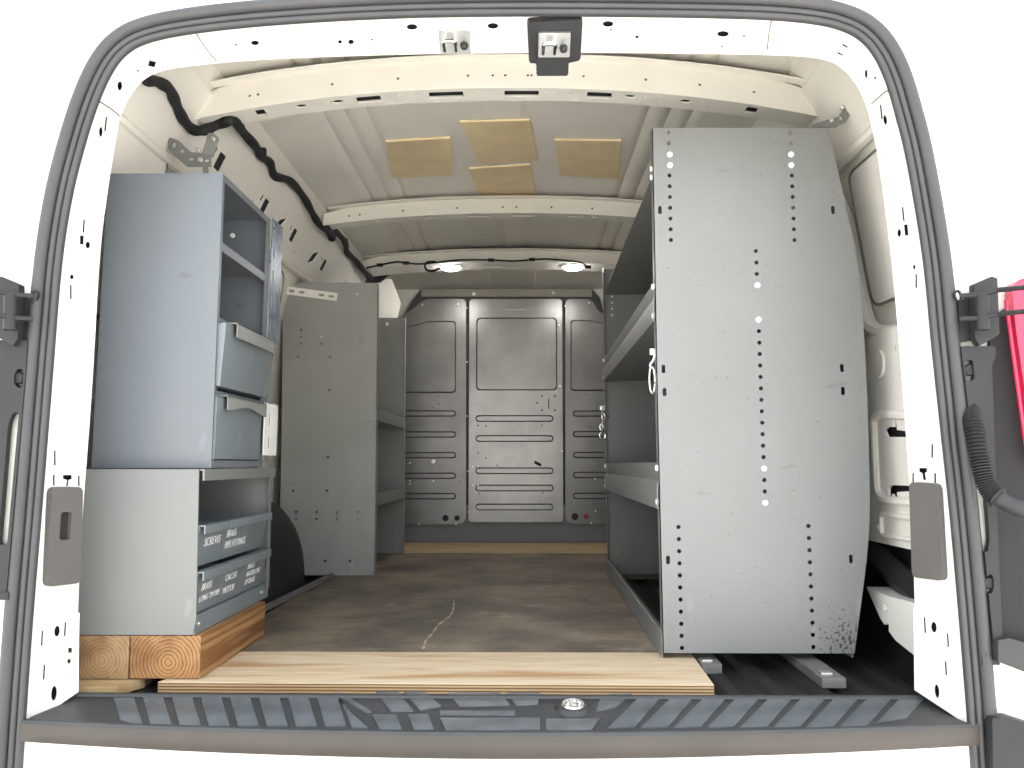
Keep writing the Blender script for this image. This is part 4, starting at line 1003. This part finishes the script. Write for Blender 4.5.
# ------------------------------------------------------------------ shelving along the other wall
LU = thing('shelving_unit', (-0.7, 1.95, 0), 'grey steel shelving unit with plain end panel next to the bulkhead', 'shelving', 'steel shelving units')
YA2, YB2 = 1.57, 2.35
def Q3(u, v, Y=YA2): p = PY(u, v, Y); return (p.x, p.z)
o3 = [(Q3(280, 570)[0], 0.001), (Q3(375, 574)[0], 0.001), Q3(378, 283), Q3(296, 282), Q3(283, 308)]
hl = [circ(*Q3(u, v), 0.0050, n=8) for u in (301, 321.5, 341.5, 362) for v in (330, 337, 343.5)]
hl += [circ(*Q3(u, v), 0.0048, n=8) for u, v in ((357, 294), (298, 356.5), (330, 357), (364, 357), (329.5, 390), (328, 457), (293, 491), (327, 490.5), (361, 491), (296, 512), (316.5, 512), (337, 512), (357.5, 512), (296, 519), (316.5, 519), (337, 519), (357.5, 519), (325, 561), (350, 561))]
bm = NB(); sheet(bm, round_poly(o3, [0.002, 0.002, 0.004, 0.03, 0.03]), hl, fy(YA2), 0.002)
xr = lambda z: o3[1][0] + (o3[2][0] - o3[1][0]) * z / o3[2][1]
prism(bm, [(xr(0), YA2, 0.001), (xr(1.07), YA2, o3[2][1]), (xr(1.07) - 0.002, YA2, o3[2][1]), (xr(0) - 0.002, YA2, 0.001)], (0, 0.03, 0))
obj('end_panel', bm, M['panel_grey'], LU)
hl = [circ(xr(0) - 0.075, z, 0.0042, n=8) for z in (0.90, 0.878, 0.856)] + [circ(xr(0) - 0.065, 0.80, 0.0042, n=8)]
bm = NB(); sheet(bm, round_poly(o3, [0.002, 0.002, 0.004, 0.03, 0.03]), hl, fy(YB2), 0.002)
prism(bm, [(xr(0), YB2, 0.001), (xr(1.07), YB2, o3[2][1]), (xr(1.07) - 0.002, YB2, o3[2][1]), (xr(0) - 0.002, YB2, 0.001)], (0, -0.03, 0))
obj('end_panel', bm, M['panel_grey'], LU)
bm = NB(); box(bm, -0.848, -0.846, YA2 + 0.003, YB2 - 0.001, 0.002, 0.95); obj('back_sheet', bm, M['panel_grey'], LU)
for z0, z1 in ((0.565, 0.613), (0.250, 0.296)):
    bm = NB(); y0, y1 = YA2 + 0.003, YB2 - 0.001; xx = xr(z1)
    box(bm, -0.845, xx - 0.003, y0, y1, z0 + 0.004, z0 + 0.006)
    o = obj('shelf', bm, M['panel_grey'], LU)
    bm = NB(); prism(bm, [(xx, y0, z1), (xx + 0.003, y0, z1 - 0.02), (xx + 0.003, y0, z0), (xx - 0.02, y0, z0), (xx - 0.02, y0, z0 + 0.002), (xx + 0.001, y0, z0 + 0.002), (xx + 0.001, y0, z1 - 0.02), (xx - 0.002, y0, z1)], (0, y1 - y0, 0)); obj('shelf_lip', bm, M['pale_grey'], o)
c = PY(387, 324, YB2 - 0.004); bm = NB(); cyl(bm, (c.x, YB2, c.z), (0, -1, 0), 0.008, 0.006, 12, bev=0.002); obj('bolt', bm, M['bolt'], LU)
# strap that ties it to the wall
a = Q3(285, 290, YA2 - 0.003); b = Q3(337, 297, YA2 - 0.003)
t = thing('perforated_strap', (a[0], YA2, a[1]), 'pale slotted steel strap across the top of the plain end panel', 'bracket')
dx = Vector((b[0] - a[0], 0, b[1] - a[1])); Ls = dx.length; ex = dx.normalized(); ez = Vector((-ex.z, 0, ex.x)); o_ = Vector((a[0], YA2 - 0.0035, a[1]))
hl = [rrect(Ls * k - 0.011, Ls * k + 0.011, -0.005, 0.005, 0.0035, 3) for k in (0.13, 0.32, 0.70, 0.89)]
bm = NB(); sheet(bm, rrect(-0.035, Ls, -0.015, 0.015, 0.003), hl, lambda p, q, d: o_ + ex * p + ez * q + Vector((0, d, 0)), 0.003); obj('strap_bar', bm, M['inner'], t)
bm = NB(); cyl(bm, o_ + ex * Ls * 0.50, (0, -1, 0), 0.010, 0.006, 12, bev=0.002); obj('bolt', bm, M['bolt'], t)
bm = NB(); cyl(bm, o_ + ex * -0.025, (0, -1, 0), 0.010, 0.006, 12, bev=0.002); obj('bolt', bm, M['steel'], t)

# ------------------------------------------------------------------ upper blue-grey cabinet
UC = thing('storage_cabinet', (-0.7, 0.33, 0.396), 'tall blue-grey steel cabinet with open bays and two tilt drawers, stacked on top', 'cabinet', 'stacked cabinets')
YC0, YC1 = 0.10, 0.432
def Q4(u, v): p = PY(u, v, YC0); return (p.x, p.z)
zc0 = 0.396
pts = [Q4(91, 470), Q4(211, 468), Q4(223, 173), Q4(108, 173)]
pts[0] = (pts[0][0], zc0); pts[1] = (pts[1][0], zc0)
ztop = pts[2][1]; pts[3] = (pts[3][0], ztop)
bm = NB(); prism(bm, [(x, YC0, z) for x, z in pts], (0, 0.003, 0), 0.0008); obj('end_panel', bm, M['blue_grey'], UC)
xq = lambda z: pts[1][0] + (pts[2][0] - pts[1][0]) * (z - zc0) / (ztop - zc0)
xb = lambda z: pts[0][0] + (pts[3][0] - pts[0][0]) * (z - zc0) / (ztop - zc0)
bm = NB(); prism(bm, [(x, YC1, z) for x, z in pts], (0, 0.003, 0), 0.0008); obj('end_panel', bm, M['blue_grey'], UC)
bm = NB(); prism(bm, [(xb(zc0), YC0 + 0.003, zc0), (xb(ztop), YC0 + 0.003, ztop), (xb(ztop) + 0.002, YC0 + 0.003, ztop), (xb(zc0) + 0.002, YC0 + 0.003, zc0)], (0, YC1 - YC0 - 0.003, 0)); obj('back_sheet', bm, M['blue_grey'], UC)
def plank(zz_, th, name='shelf', lip_=0.0):
    bm = NB(); prism(bm, [(xb(zz_) + 0.003, YC0 + 0.003, zz_), (xq(zz_) - 0.001, YC0 + 0.003, zz_), (xq(zz_) - 0.001, YC0 + 0.003, zz_ - th), (xq(zz_) - 0.004, YC0 + 0.003, zz_ - th), (xq(zz_) - 0.004, YC0 + 0.003, zz_ - 0.002), (xb(zz_) + 0.003, YC0 + 0.003, zz_ - 0.002)], (0, YC1 - YC0 - 0.003, 0)); obj(name, bm, M['blue_grey'], UC)
plank(ztop, 0.014, 'top_sheet'); plank(0.855, 0.018); plank(0.700, 0.012); plank(0.552, 0.012); plank(zc0 + 0.016, 0.014, 'bottom_sheet')
for y in (YC0 + 0.0035,):
    bm = NB(); prism(bm, [(xq(zc0) - 0.001, y, zc0), (xq(ztop) - 0.001, y, ztop), (xq(ztop) - 0.003, y, ztop), (xq(zc0) - 0.003, y, zc0)], (0, 0.012, 0)); obj('front_post', bm, M['blue_grey'], UC)
bm = NB(); prism(bm, [(xq(zc0) - 0.001, YC1 - 0.024, zc0), (xq(ztop) - 0.001, YC1 - 0.024, ztop), (xq(ztop) - 0.003, YC1 - 0.024, ztop), (xq(zc0) - 0.003, YC1 - 0.024, zc0)], (0, 0.023, 0)); obj('front_post', bm, M['blue_grey'], UC)
for y, z in ((0.16, 0.945), (0.155, 0.92), (0.20, 0.87)):
    bm = NB(); cyl(bm, (xb(z) + 0.002, YC1 - (y - 0.1) * 0.7, z), (1, 0, 0), 0.007, 0.006, 10, bev=0.002); obj('bolt', bm, M['bolt'], UC)
for x, z in ((-0.66, 0.955), (-0.70, 0.955), (-0.66, 0.90)):
    bm = NB(); cyl(bm, (x, YC1, z), (0, -1, 0), 0.006, 0.005, 10, bev=0.002); obj('bolt', bm, M['bolt'], UC)
# drawers
def drawer(z0, z1, off, handle_y0, handle_y1, wavy):
    bm = NB(); x0_ = xq(z0) + off * 0.5; x1_ = xq(z1) + off
    y0, y1 = YC0 + 0.010, YC1 - 0.022
    prism(bm, [(-0.77, y0, z0), (x0_, y0, z0), (x1_, y0, z1), (-0.77, y0, z1 - 0.02)], (0, y1 - y0, 0), 0.004)
    d = obj('drawer', bm, M['drawer_grey'], UC)
    bm = NB(); xo = x1_ + 0.001
    n = 24
    lo_, hi_ = [], []
    for i in range(n + 1):
        y = handle_y0 + (handle_y1 - handle_y0) * i / n
        w = 0.0 if not wavy else 0.012 * (1 - math.cos(2 * math.pi * i / n)) / 2
        lo_.append((y, z1 - 0.026 + w)); hi_.append((y, z1 + 0.004))
    sheet(bm, lo_ + hi_[::-1], [], fx(xo + 0.010, -1), 0.002)
    box(bm, xo - 0.012, xo + 0.010, handle_y0, handle_y1, z1 + 0.002, z1 + 0.0045)
    obj('drawer_pull', bm, M['worn_grey'], d)
    return d
drawer(0.560, 0.690, 0.016, 0.145, 0.408, False)
drawer(0.414, 0.540, 0.004, 0.140, 0.405, True)
# slotted strip and bright hinge plate on the far post
zs0, zs1 = 0.70, ztop + 0.005
bm = NB(); hl = [rrect(0.450, 0.462, z - 0.016, z + 0.016, 0.002, 2) for z in (0.74, 0.80, 0.86, 0.92, 0.975)]
sheet(bm, rrect(YC1 + 0.004, 0.525, zs0, zs1, 0.002, 2), hl, lambda a, b, d: Vector((xq(b) + 0.004 - d, a, b)), 0.002); obj('slotted_strip', bm, M['film'], UC, label='blue filmed steel strip with slots')
bm = NB(); hl = [rrect(0.440, 0.452, z - 0.014, z + 0.014, 0.002, 2) for z in (0.455, 0.51)]
sheet(bm, rrect(0.405, 0.512, 0.425, 0.548, 0.002, 2), hl, lambda a, b, d: Vector((xq(b) + 0.011 - d, a, b)), 0.002); obj('hinge_plate', bm, M['bolt'], UC, label='bright steel hinge plate')
bm = NB(); sheet(bm, rrect(YC1 + 0.004, 0.470, 0.41, 0.70, 0.002, 2), [], lambda a, b, d: Vector((xq(b) + 0.004 - d, a, b)), 0.002); obj('filler_strip', bm, M['pale_grey'], UC)

# ------------------------------------------------------------------ lower pale cabinet with bins
LC = thing('storage_cabinet', (-0.7, 0.3, 0.081), 'pale grey low cabinet of labelled bins sitting on two wood beams', 'cabinet', 'stacked cabinets')
yl0, yl1 = 0.06, 0.535
xl, xr_ = PY(80, 560, yl0).x, PY(198, 560, yl0).x
zl0, zl1 = 0.0815, 0.3945
bm = NB(); prism(bm, [(xl, yl0, zl0), (xr_ - 0.006, yl0, zl0), (xr_, yl0, zl0 + 0.03), (xr_ - 0.004, yl0, zl1), (xl, yl0, zl1)], (0, 0.003, 0), 0.0008); obj('end_panel', bm, M['pale_grey'], LC)
bm = NB(); prism(bm, [(xl, yl1, zl0), (xr_ - 0.004, yl1, zl0), (xr_ - 0.002, yl1, zl0 + 0.04), (xr_ - 0.002, yl1, zl1), (xl, yl1, zl1)], (0, 0.003, 0), 0.0008); obj('end_panel', bm, M['pale_grey'], LC)
bm = NB(); box(bm, xl, xl + 0.003, yl0 + 0.003, yl1, zl0, zl1); obj('back_sheet', bm, M['blue_grey'], LC)
bm = NB(); prism(bm, [(xl, yl0 + 0.004, zl1), (xr_ + 0.006, yl0 + 0.004, zl1), (xr_ + 0.006, yl0 + 0.004, zl1 - 0.022), (xr_ + 0.002, yl0 + 0.004, zl1 - 0.022), (xr_ + 0.002, yl0 + 0.004, zl1 - 0.003), (xl, yl0 + 0.004, zl1 - 0.003)], (0, yl1 - yl0 + 0.004, 0)); obj('top_sheet', bm, M['pale_grey'], LC)
bm = NB(); prism(bm, [(xl + 0.004, yl0 + 0.003, zl0 + 0.033), (xr_ - 0.006, yl0 + 0.003, zl0 + 0.033), (xr_ - 0.003, yl0 + 0.003, zl0), (xr_ - 0.006, yl0 + 0.003, zl0), (xr_ - 0.009, yl0 + 0.003, zl0 + 0.030), (xl + 0.004, yl0 + 0.003, zl0 + 0.030)], (0, yl1 - yl0 - 0.003, 0)); obj('base_rail', bm, M['drawer_grey'], LC)
bm = NB(); box(bm, xl + 0.004, xr_ - 0.035, yl0 + 0.003, yl1, 0.203, 0.205); obj('shelf', bm, M['drawer_grey'], LC)
bm = NB(); box(bm, xr_ - 0.002, xr_ + 0.000, yl1 - 0.020, yl1, zl0 + 0.02, zl1 - 0.003); obj('front_post', bm, M['pale_grey'], LC)
for y in (yl0 + 0.02, yl1 - 0.055):
    bm = NB(); cyl(bm, (xr_ - 0.006, y, zl0 + 0.018), (1, 0, 0), 0.005, 0.007, 10, bev=0.002); obj('bolt', bm, M['steel'], LC)
def lettering(txt, y, z, h, par, xface, tilt=0.0):
    cu = bpy.data.curves.new('lettering', 'FONT'); cu.body = txt; cu.size = h; cu.shear = 0.05; cu.space_line = 0.85; cu.offset = -h * 0.010; cu.extrude = 0.0002
    tmp = bpy.data.objects.new('lettering_tmp', cu); COL.objects.link(tmp)
    bpy.context.view_layer.update()
    me = tmp.to_mesh(); bm = NB(); bm.from_mesh(me); tmp.to_mesh_clear()
    bpy.data.objects.remove(tmp)
    ca, sa = math.cos(tilt), math.sin(tilt)
    for v in bm.verts:
        a, b, c_ = v.co.x, v.co.y, v.co.z
        a, b = a * ca - b * sa, a * sa + b * ca
        zz_ = z + b
        v.co = Vector((xface(zz_) + 0.0006 + c_, y + a, zz_))
    obj('lettering', bm, M['text'], par, label='white handwritten lettering')
XFB = xr_ - 0.018
def bin_(y0, y1, z0, z1, label, texts):
    t = thing('storage_bin', (-0.68, (y0 + y1) / 2, z0), label, 'storage bin', 'labelled bins in the low cabinet')
    face = lambda z: XFB + 0.004 + 0.014 * (z - z0) / (z1 - z0)
    bm = NB(); w = 0.004; xbk = xl + 0.02
    # open-topped tray: front, back, two ends, base
    prism(bm, [(face(z0), y0, z0), (face(z1), y0, z1), (face(z1) - w, y0, z1), (face(z0) - w, y0, z0)], (0, y1 - y0, 0))
    box(bm, xbk, xbk + w, y0, y1, z0, z1 - 0.002); box(bm, xbk + w, face(z0) - w, y0, y1, z0, z0 + w)
    for y in (y0, y1 - w): prism(bm, [(xbk + w, y, z0 + w), (face(z0) - w, y, z0 + w), (face(z1) - w, y, z1), (xbk + w, y, z1 - 0.002)], (0, w, 0))
    obj('bin_tray', bm, M['drawer_grey'], t)
    bm = NB(); prism(bm, [(face(z1) + 0.010, y0 + 0.001, z1 + 0.003), (face(z1) + 0.010, y0 + 0.001, z1 - 0.014), (face(z1) + 0.007, y0 + 0.001, z1 - 0.014), (face(z1) + 0.007, y0 + 0.001, z1), (face(z1) - 0.008, y0 + 0.001, z1), (face(z1) - 0.008, y0 + 0.001, z1 + 0.003)], (0, y1 - y0 - 0.002, 0)); obj('bin_pull', bm, M['drawer_grey'], t)
    for tx, y, z, h, tl in texts: lettering(tx, y, z, h, t, face, tl)
    return t
bz = [(0.1165, 0.196), (0.2055, 0.284)]
yd = 0.215; ya_ = yl0 + 0.006; yz = yl1 - 0.024
bin_(ya_, yd - 0.001, *bz[1], 'upper grey bin nearer the opening lettered SCREWS', [('SCREWS', 0.106, 0.243, 0.024, 0.0)])
bin_(yd + 0.003, yz, *bz[1], 'upper grey bin lettered BRASS PIPE FITTINGS in white marker', [('BRASS', 0.232, 0.250, 0.022, 0), ('PIPE FITTINGS', 0.232, 0.226, 0.022, 0)])
bin_(ya_, yd - 0.001, *bz[0], 'lower grey bin nearer the opening lettered BRASS LONG TM PIPE', [('BRASS', 0.098, 0.158, 0.020, 0), ('LONG TM PIPE', 0.096, 0.136, 0.0175, 0)])
bin_(yd + 0.003, yz, *bz[0], 'lower grey bin lettered CIRCUIT MOTOR and BRASS WATER FITTINGS', [('CIRCUIT', 0.232, 0.158, 0.020, 0), ('MOTOR', 0.232, 0.132, 0.020, 0.0), ('BRASS', 0.376, 0.166, 0.018, 0), ('WATER LINE', 0.376, 0.148, 0.018, 0), ('FITTINGS', 0.376, 0.130, 0.018, 0)])

# bracket that ties the upper cabinet to the roof rail
t = thing('mounting_bracket', (-0.70, 0.38, ztop + 0.02), 'perforated steel bracket holding the top of the blue-grey cabinet to the roof rail', 'bracket')
a = PY(176, 145, 0.36); b = PY(211, 160, 0.44)
p0 = hitwall(172, 143, -1)
def atB(u, v, Y=0.34): return PY(u, v, Y)
hl2 = [(174, 145, 2.2, 3), (182, 151, 2.0, 2.0), (191, 159, 3.0, 1.6), (206.5, 160.5, 2.4, 1.4)]
def f_br(a, b, d): p = PY(a, b, 0.34); return Vector((p.x, 0.34 + d, p.z))
bm = NB(); sheet(bm, [(168, 137), (178, 140), (191, 152), (211, 154.5), (211, 166.5), (187, 166.5), (175, 156), (168, 148)], [circ(u, v, rx, ry, 10) for u, v, rx, ry in hl2], f_br, 0.003); obj('bracket_arm', bm, M['pale_grey'], t)
bm = NB(); sheet(bm, [(208, 133), (214, 133), (219, 138), (213, 157), (201, 156)], [], lambda a, b, d: PY(a, b, 0.345) + Vector((0, d, 0)), 0.003); obj('bracket_tab', bm, M['worn_grey'], t)
bm = NB(); prism(bm, [PY(202, 166, 0.338), PY(208, 166, 0.338), PY(208, 174, 0.338), PY(203, 174, 0.338)], (0, 0.003, 0)); obj('bracket_leg', bm, M['pale_grey'], t)
for u, v in ((212.5, 138.5), (200, 159.5), (198, 150)):
    c = PY(u, v, 0.337); bm = NB(); cyl(bm, (c.x, 0.342, c.z), (0, -1, 0), 0.006, 0.008, 12, bev=0.002); obj('bolt', bm, M['steel'], t)
# the matching bracket at the top of the tall shelving
t = thing('mounting_bracket', (0.74, 0.42, 1.12), 'perforated steel bracket joining the tall shelving to the roof rail', 'bracket')
bm = NB(); sheet(bm, [(812, 124), (838, 117), (848, 104), (856, 106), (846, 122), (836, 127), (812, 128)], [circ(841, 118, 2, 2, 8), circ(848, 110, 1.5, 2, 8)], lambda a, b, d: PY(a, b, 0.27) + Vector((0, d, 0)), 0.003); obj('bracket_arm', bm, M['pale_grey'], t)
for u, v in ((843, 107), (832, 120)):
    c = PY(u, v, 0.265); bm = NB(); cyl(bm, (c.x, 0.271, c.z), (0, -1, 0), 0.005, 0.008, 12, bev=0.002); obj('bolt', bm, M['steel'], t)

# ------------------------------------------------------------------ wiring
HP = [(146, 80, 0.08), (158, 82, 0.12), (170, 90, 0.18), (176, 104, 0.22), (184, 120, 0.27), (194, 130, 0.33), (205, 130, 0.40), (220, 124, 0.50), (234, 121, 0.58), (243, 132, 0.66), (256, 147, 0.76), (262, 157, 0.84), (270, 163, 0.90), (275, 176, 1.0), (290, 181, 1.1), (303, 196, 1.25), (312, 212, 1.4), (320, 225, 1.50), (330, 232, 1.56), (335, 231, 1.62), (345, 242, 1.8), (347, 252, 1.95), (355, 260, 2.1), (365, 272, 2.3), (372, 279, 2.42)]
t = thing('wiring_harness', tuple(PY(150, 82, 0.1)), 'thick black taped wiring harness snaking along the roof edge above the cabinets', 'wiring')
def on_shell(u, v, off):
    d = ray(u, v); t = 1.2
    while t < 6:
        p = CAM + d * t
        if p.y > 0.03 and (-p.x > xw(p.z) - 0.018 or p.z > zroof(p.x) - 0.004): break
        if 0.40 < p.y < 0.475 and abs(p.x) < 0.76 and p.z > 1.308 - 0.064 * (abs(p.x) / 0.7) ** 2.2: break
        if 1.50 < p.y < 1.57 and abs(p.x) < 0.70 and p.z > 1.326 - 0.045 * (abs(p.x) / 0.7) ** 2.2: break
        if 2.28 < p.y and abs(p.x) < 0.70 and p.z > 1.330 - 0.035 * (abs(p.x) / 0.7) ** 2.2: break
        t += 0.003
    return CAM + d * (t - off)
hp = [on_shell(u, v, 0.022) for u, v, Y in HP]
for _ in range(2):
    ys = [p.y for p in hp]
    for i in range(1, len(hp) - 1):
        y = (ys[i - 1] + 2 * ys[i] + ys[i + 1]) / 4; y = min(y, ys[i])
        hp[i] = PY(HP[i][0], HP[i][1], y)
hp = catmull(hp, 6)
bm = NB(); tube(bm, hp, lambda i: 0.0125 + 0.0012 * math.sin(i * 0.9), 10); obj('taped_loom', bm, M['tape'], t, smooth=60)
bm = NB(); tube(bm, [on_shell(326, 228, .03), on_shell(330, 233, .03), on_shell(332, 238, .03)], 0.016, 10); obj('plug_stub', bm, M['tape'], t)
for u, v, Y in ((262, 153, 0.82), (345, 242, 1.8)):
    p = on_shell(u, v, 0.024); bm = NB(); box(bm, p.x - 0.012, p.x + 0.012, p.y - 0.008, p.y + 0.008, p.z - 0.012, p.z + 0.014, 0.003); obj('loom_clip', bm, M['tape'], t)
t = thing('lamp_cable', tuple(PY(500, 260, 2.27)), 'thin black cable clipped across the front roof rib between the two lamps', 'wiring')
wp = catmull([PY(u, v, 2.265) for u, v in ((366, 268), (380, 265), (396, 262), (406, 263), (420, 264), (440, 262), (460, 260), (490, 260), (515, 261), (545, 259), (570, 261), (582, 263), (588, 267))], 5)
bm = NB(); tube(bm, wp, 0.0042, 8); tube(bm, catmull([PY(u, v, 2.262) for u, v in ((436, 262), (428, 262), (425, 266), (427, 270), (433, 271), (440, 268))], 5), 0.0055, 8); obj('cable_run', bm, M['tape'], t)
for u, v in ((380, 265), (406, 263), (491, 260), (532, 259.5), (588, 267)):
    p = PY(u, v, 2.262); bm = NB(); box(bm, p.x - 0.014, p.x + 0.014, p.y - 0.006, p.y + 0.008, p.z - 0.007, p.z + 0.007, 0.003); obj('cable_clip', bm, M['tape'], t)
# dome lamps
for u, v, side in ((450, 266.5, 'by the plain shelving side'), (573.5, 265, 'by the tall perforated shelving side')):
    c = PZ(u, v, 1.318)
    c.y = 2.36
    t = thing('dome_lamp', (c.x, c.y, 1.33), 'lit round roof lamp under front rib ' + side, 'lamp', 'lit roof lamps')
    bm = NB(); cyl(bm, (c.x, c.y, 1.3285), (0, 0, -1), 0.054, 0.008, 24, bev=0.002); obj('lamp_bezel', bm, M['inner'], t)
    bm = NB()
    rings = []
    for k in range(5):
        a = R(90 * k / 5); rings.append([bm.verts.new((c.x + 0.046 * math.cos(a) * math.cos(2 * math.pi * i / 24), c.y + 0.046 * math.cos(a) * math.sin(2 * math.pi * i / 24), 1.3205 - 0.014 * math.sin(a))) for i in range(24)])
    for p, q_ in zip(rings, rings[1:]):
        for i in range(24): bm.faces.new((p[i], p[(i + 1) % 24], q_[(i + 1) % 24], q_[i]))
    bm.faces.new(rings[-1]); bm.faces.new(rings[0][::-1])
    obj('lamp_lens', bm, M['lamp'], t, smooth=80)

# tan pads stuck under the roof
PADS = [([(386, 139), (450, 139), (452, 176), (393, 175)], 'tan square fibre pad on the roof, farthest from the tall shelving'),
        ([(460, 121), (530, 119.5), (538, 160), (480, 163)], 'tan square fibre pad on the roof, middle pad nearer the opening'),
        ([(469, 168), (530, 164), (536, 195), (480, 197)], 'tan square fibre pad on the roof, middle pad nearer the bulkhead'),
        ([(555, 141), (621, 138.5), (619, 176), (560, 176)], 'tan square fibre pad on the roof, closest to the tall shelving')]
for P, lab in PADS:
    zc = 1.398
    for _ in range(4):
        q = [PZ(u, v, zc) for u, v in P]; cx = sum(p.x for p in q) / 4; zc = zroof(cx) - 0.004
    q2_ = [(p.x, p.y) for p in q]
    bm = NB(); sheet(bm, q2_, [], lambda a, b, d: Vector((a, b, zroof(a) - 0.0008 - d)), 0.006, (0.03, 0.2)); tag(obj('roof_pad', bm, M['pad']), lab, 'roof pad', 'tan pads stuck under the roof')

# ------------------------------------------------------------------ ground outside
bm = NB(); box(bm, -25, 25, -40, 12, -0.80, -0.70); struct(obj('ground', bm, M['concrete']), 'pale concrete driveway under and behind the van', 'ground')

# ------------------------------------------------------------------ light: open bright sky
w = bpy.data.worlds.new('sky'); bpy.context.scene.world = w; w.use_nodes = True
nt = w.node_tree; bg = nt.nodes['Background']
tc = nt.nodes.new('ShaderNodeTexCoord'); sp = nt.nodes.new('ShaderNodeSeparateXYZ'); rp = nt.nodes.new('ShaderNodeValToRGB')
nt.links.new(tc.outputs['Generated'], sp.inputs[0]); nt.links.new(sp.outputs['Z'], rp.inputs['Fac'])
rp.color_ramp.elements[0].color = (0.95, 0.95, 0.93, 1); rp.color_ramp.elements[1].color = (0.80, 0.90, 1.0, 1)
nt.links.new(rp.outputs['Color'], bg.inputs['Color']); bg.inputs['Strength'].default_value = 3.4

sl = bpy.data.lights.new('sun', 'SUN'); sl.energy = 29.0; sl.angle = R(0.6); sl.color = (1.0, 0.96, 0.90)
so = bpy.data.objects.new('sun', sl); COL.objects.link(so); so.rotation_euler = Vector((-0.25, -0.55, -1.0)).to_track_quat('-Z', 'Y').to_euler()
cam = bpy.data.cameras.new('camera'); co = bpy.data.objects.new('camera', cam); COL.objects.link(co)
co.location = CAM; co.rotation_euler = (math.pi / 2 + PITCH, 0, YAW)
cam.sensor_width = 36; cam.lens = F / W * 36; cam.clip_start = 0.02
sc = bpy.context.scene; sc.camera = co
sc.view_settings.view_transform = 'Standard'; sc.view_settings.look = 'None'; sc.view_settings.gamma = 1; sc.view_settings.use_curve_mapping = False
sc.view_settings.exposure = 0.0
sc.cycles.max_bounces = 14; sc.cycles.diffuse_bounces = 10; sc.cycles.use_denoising = True
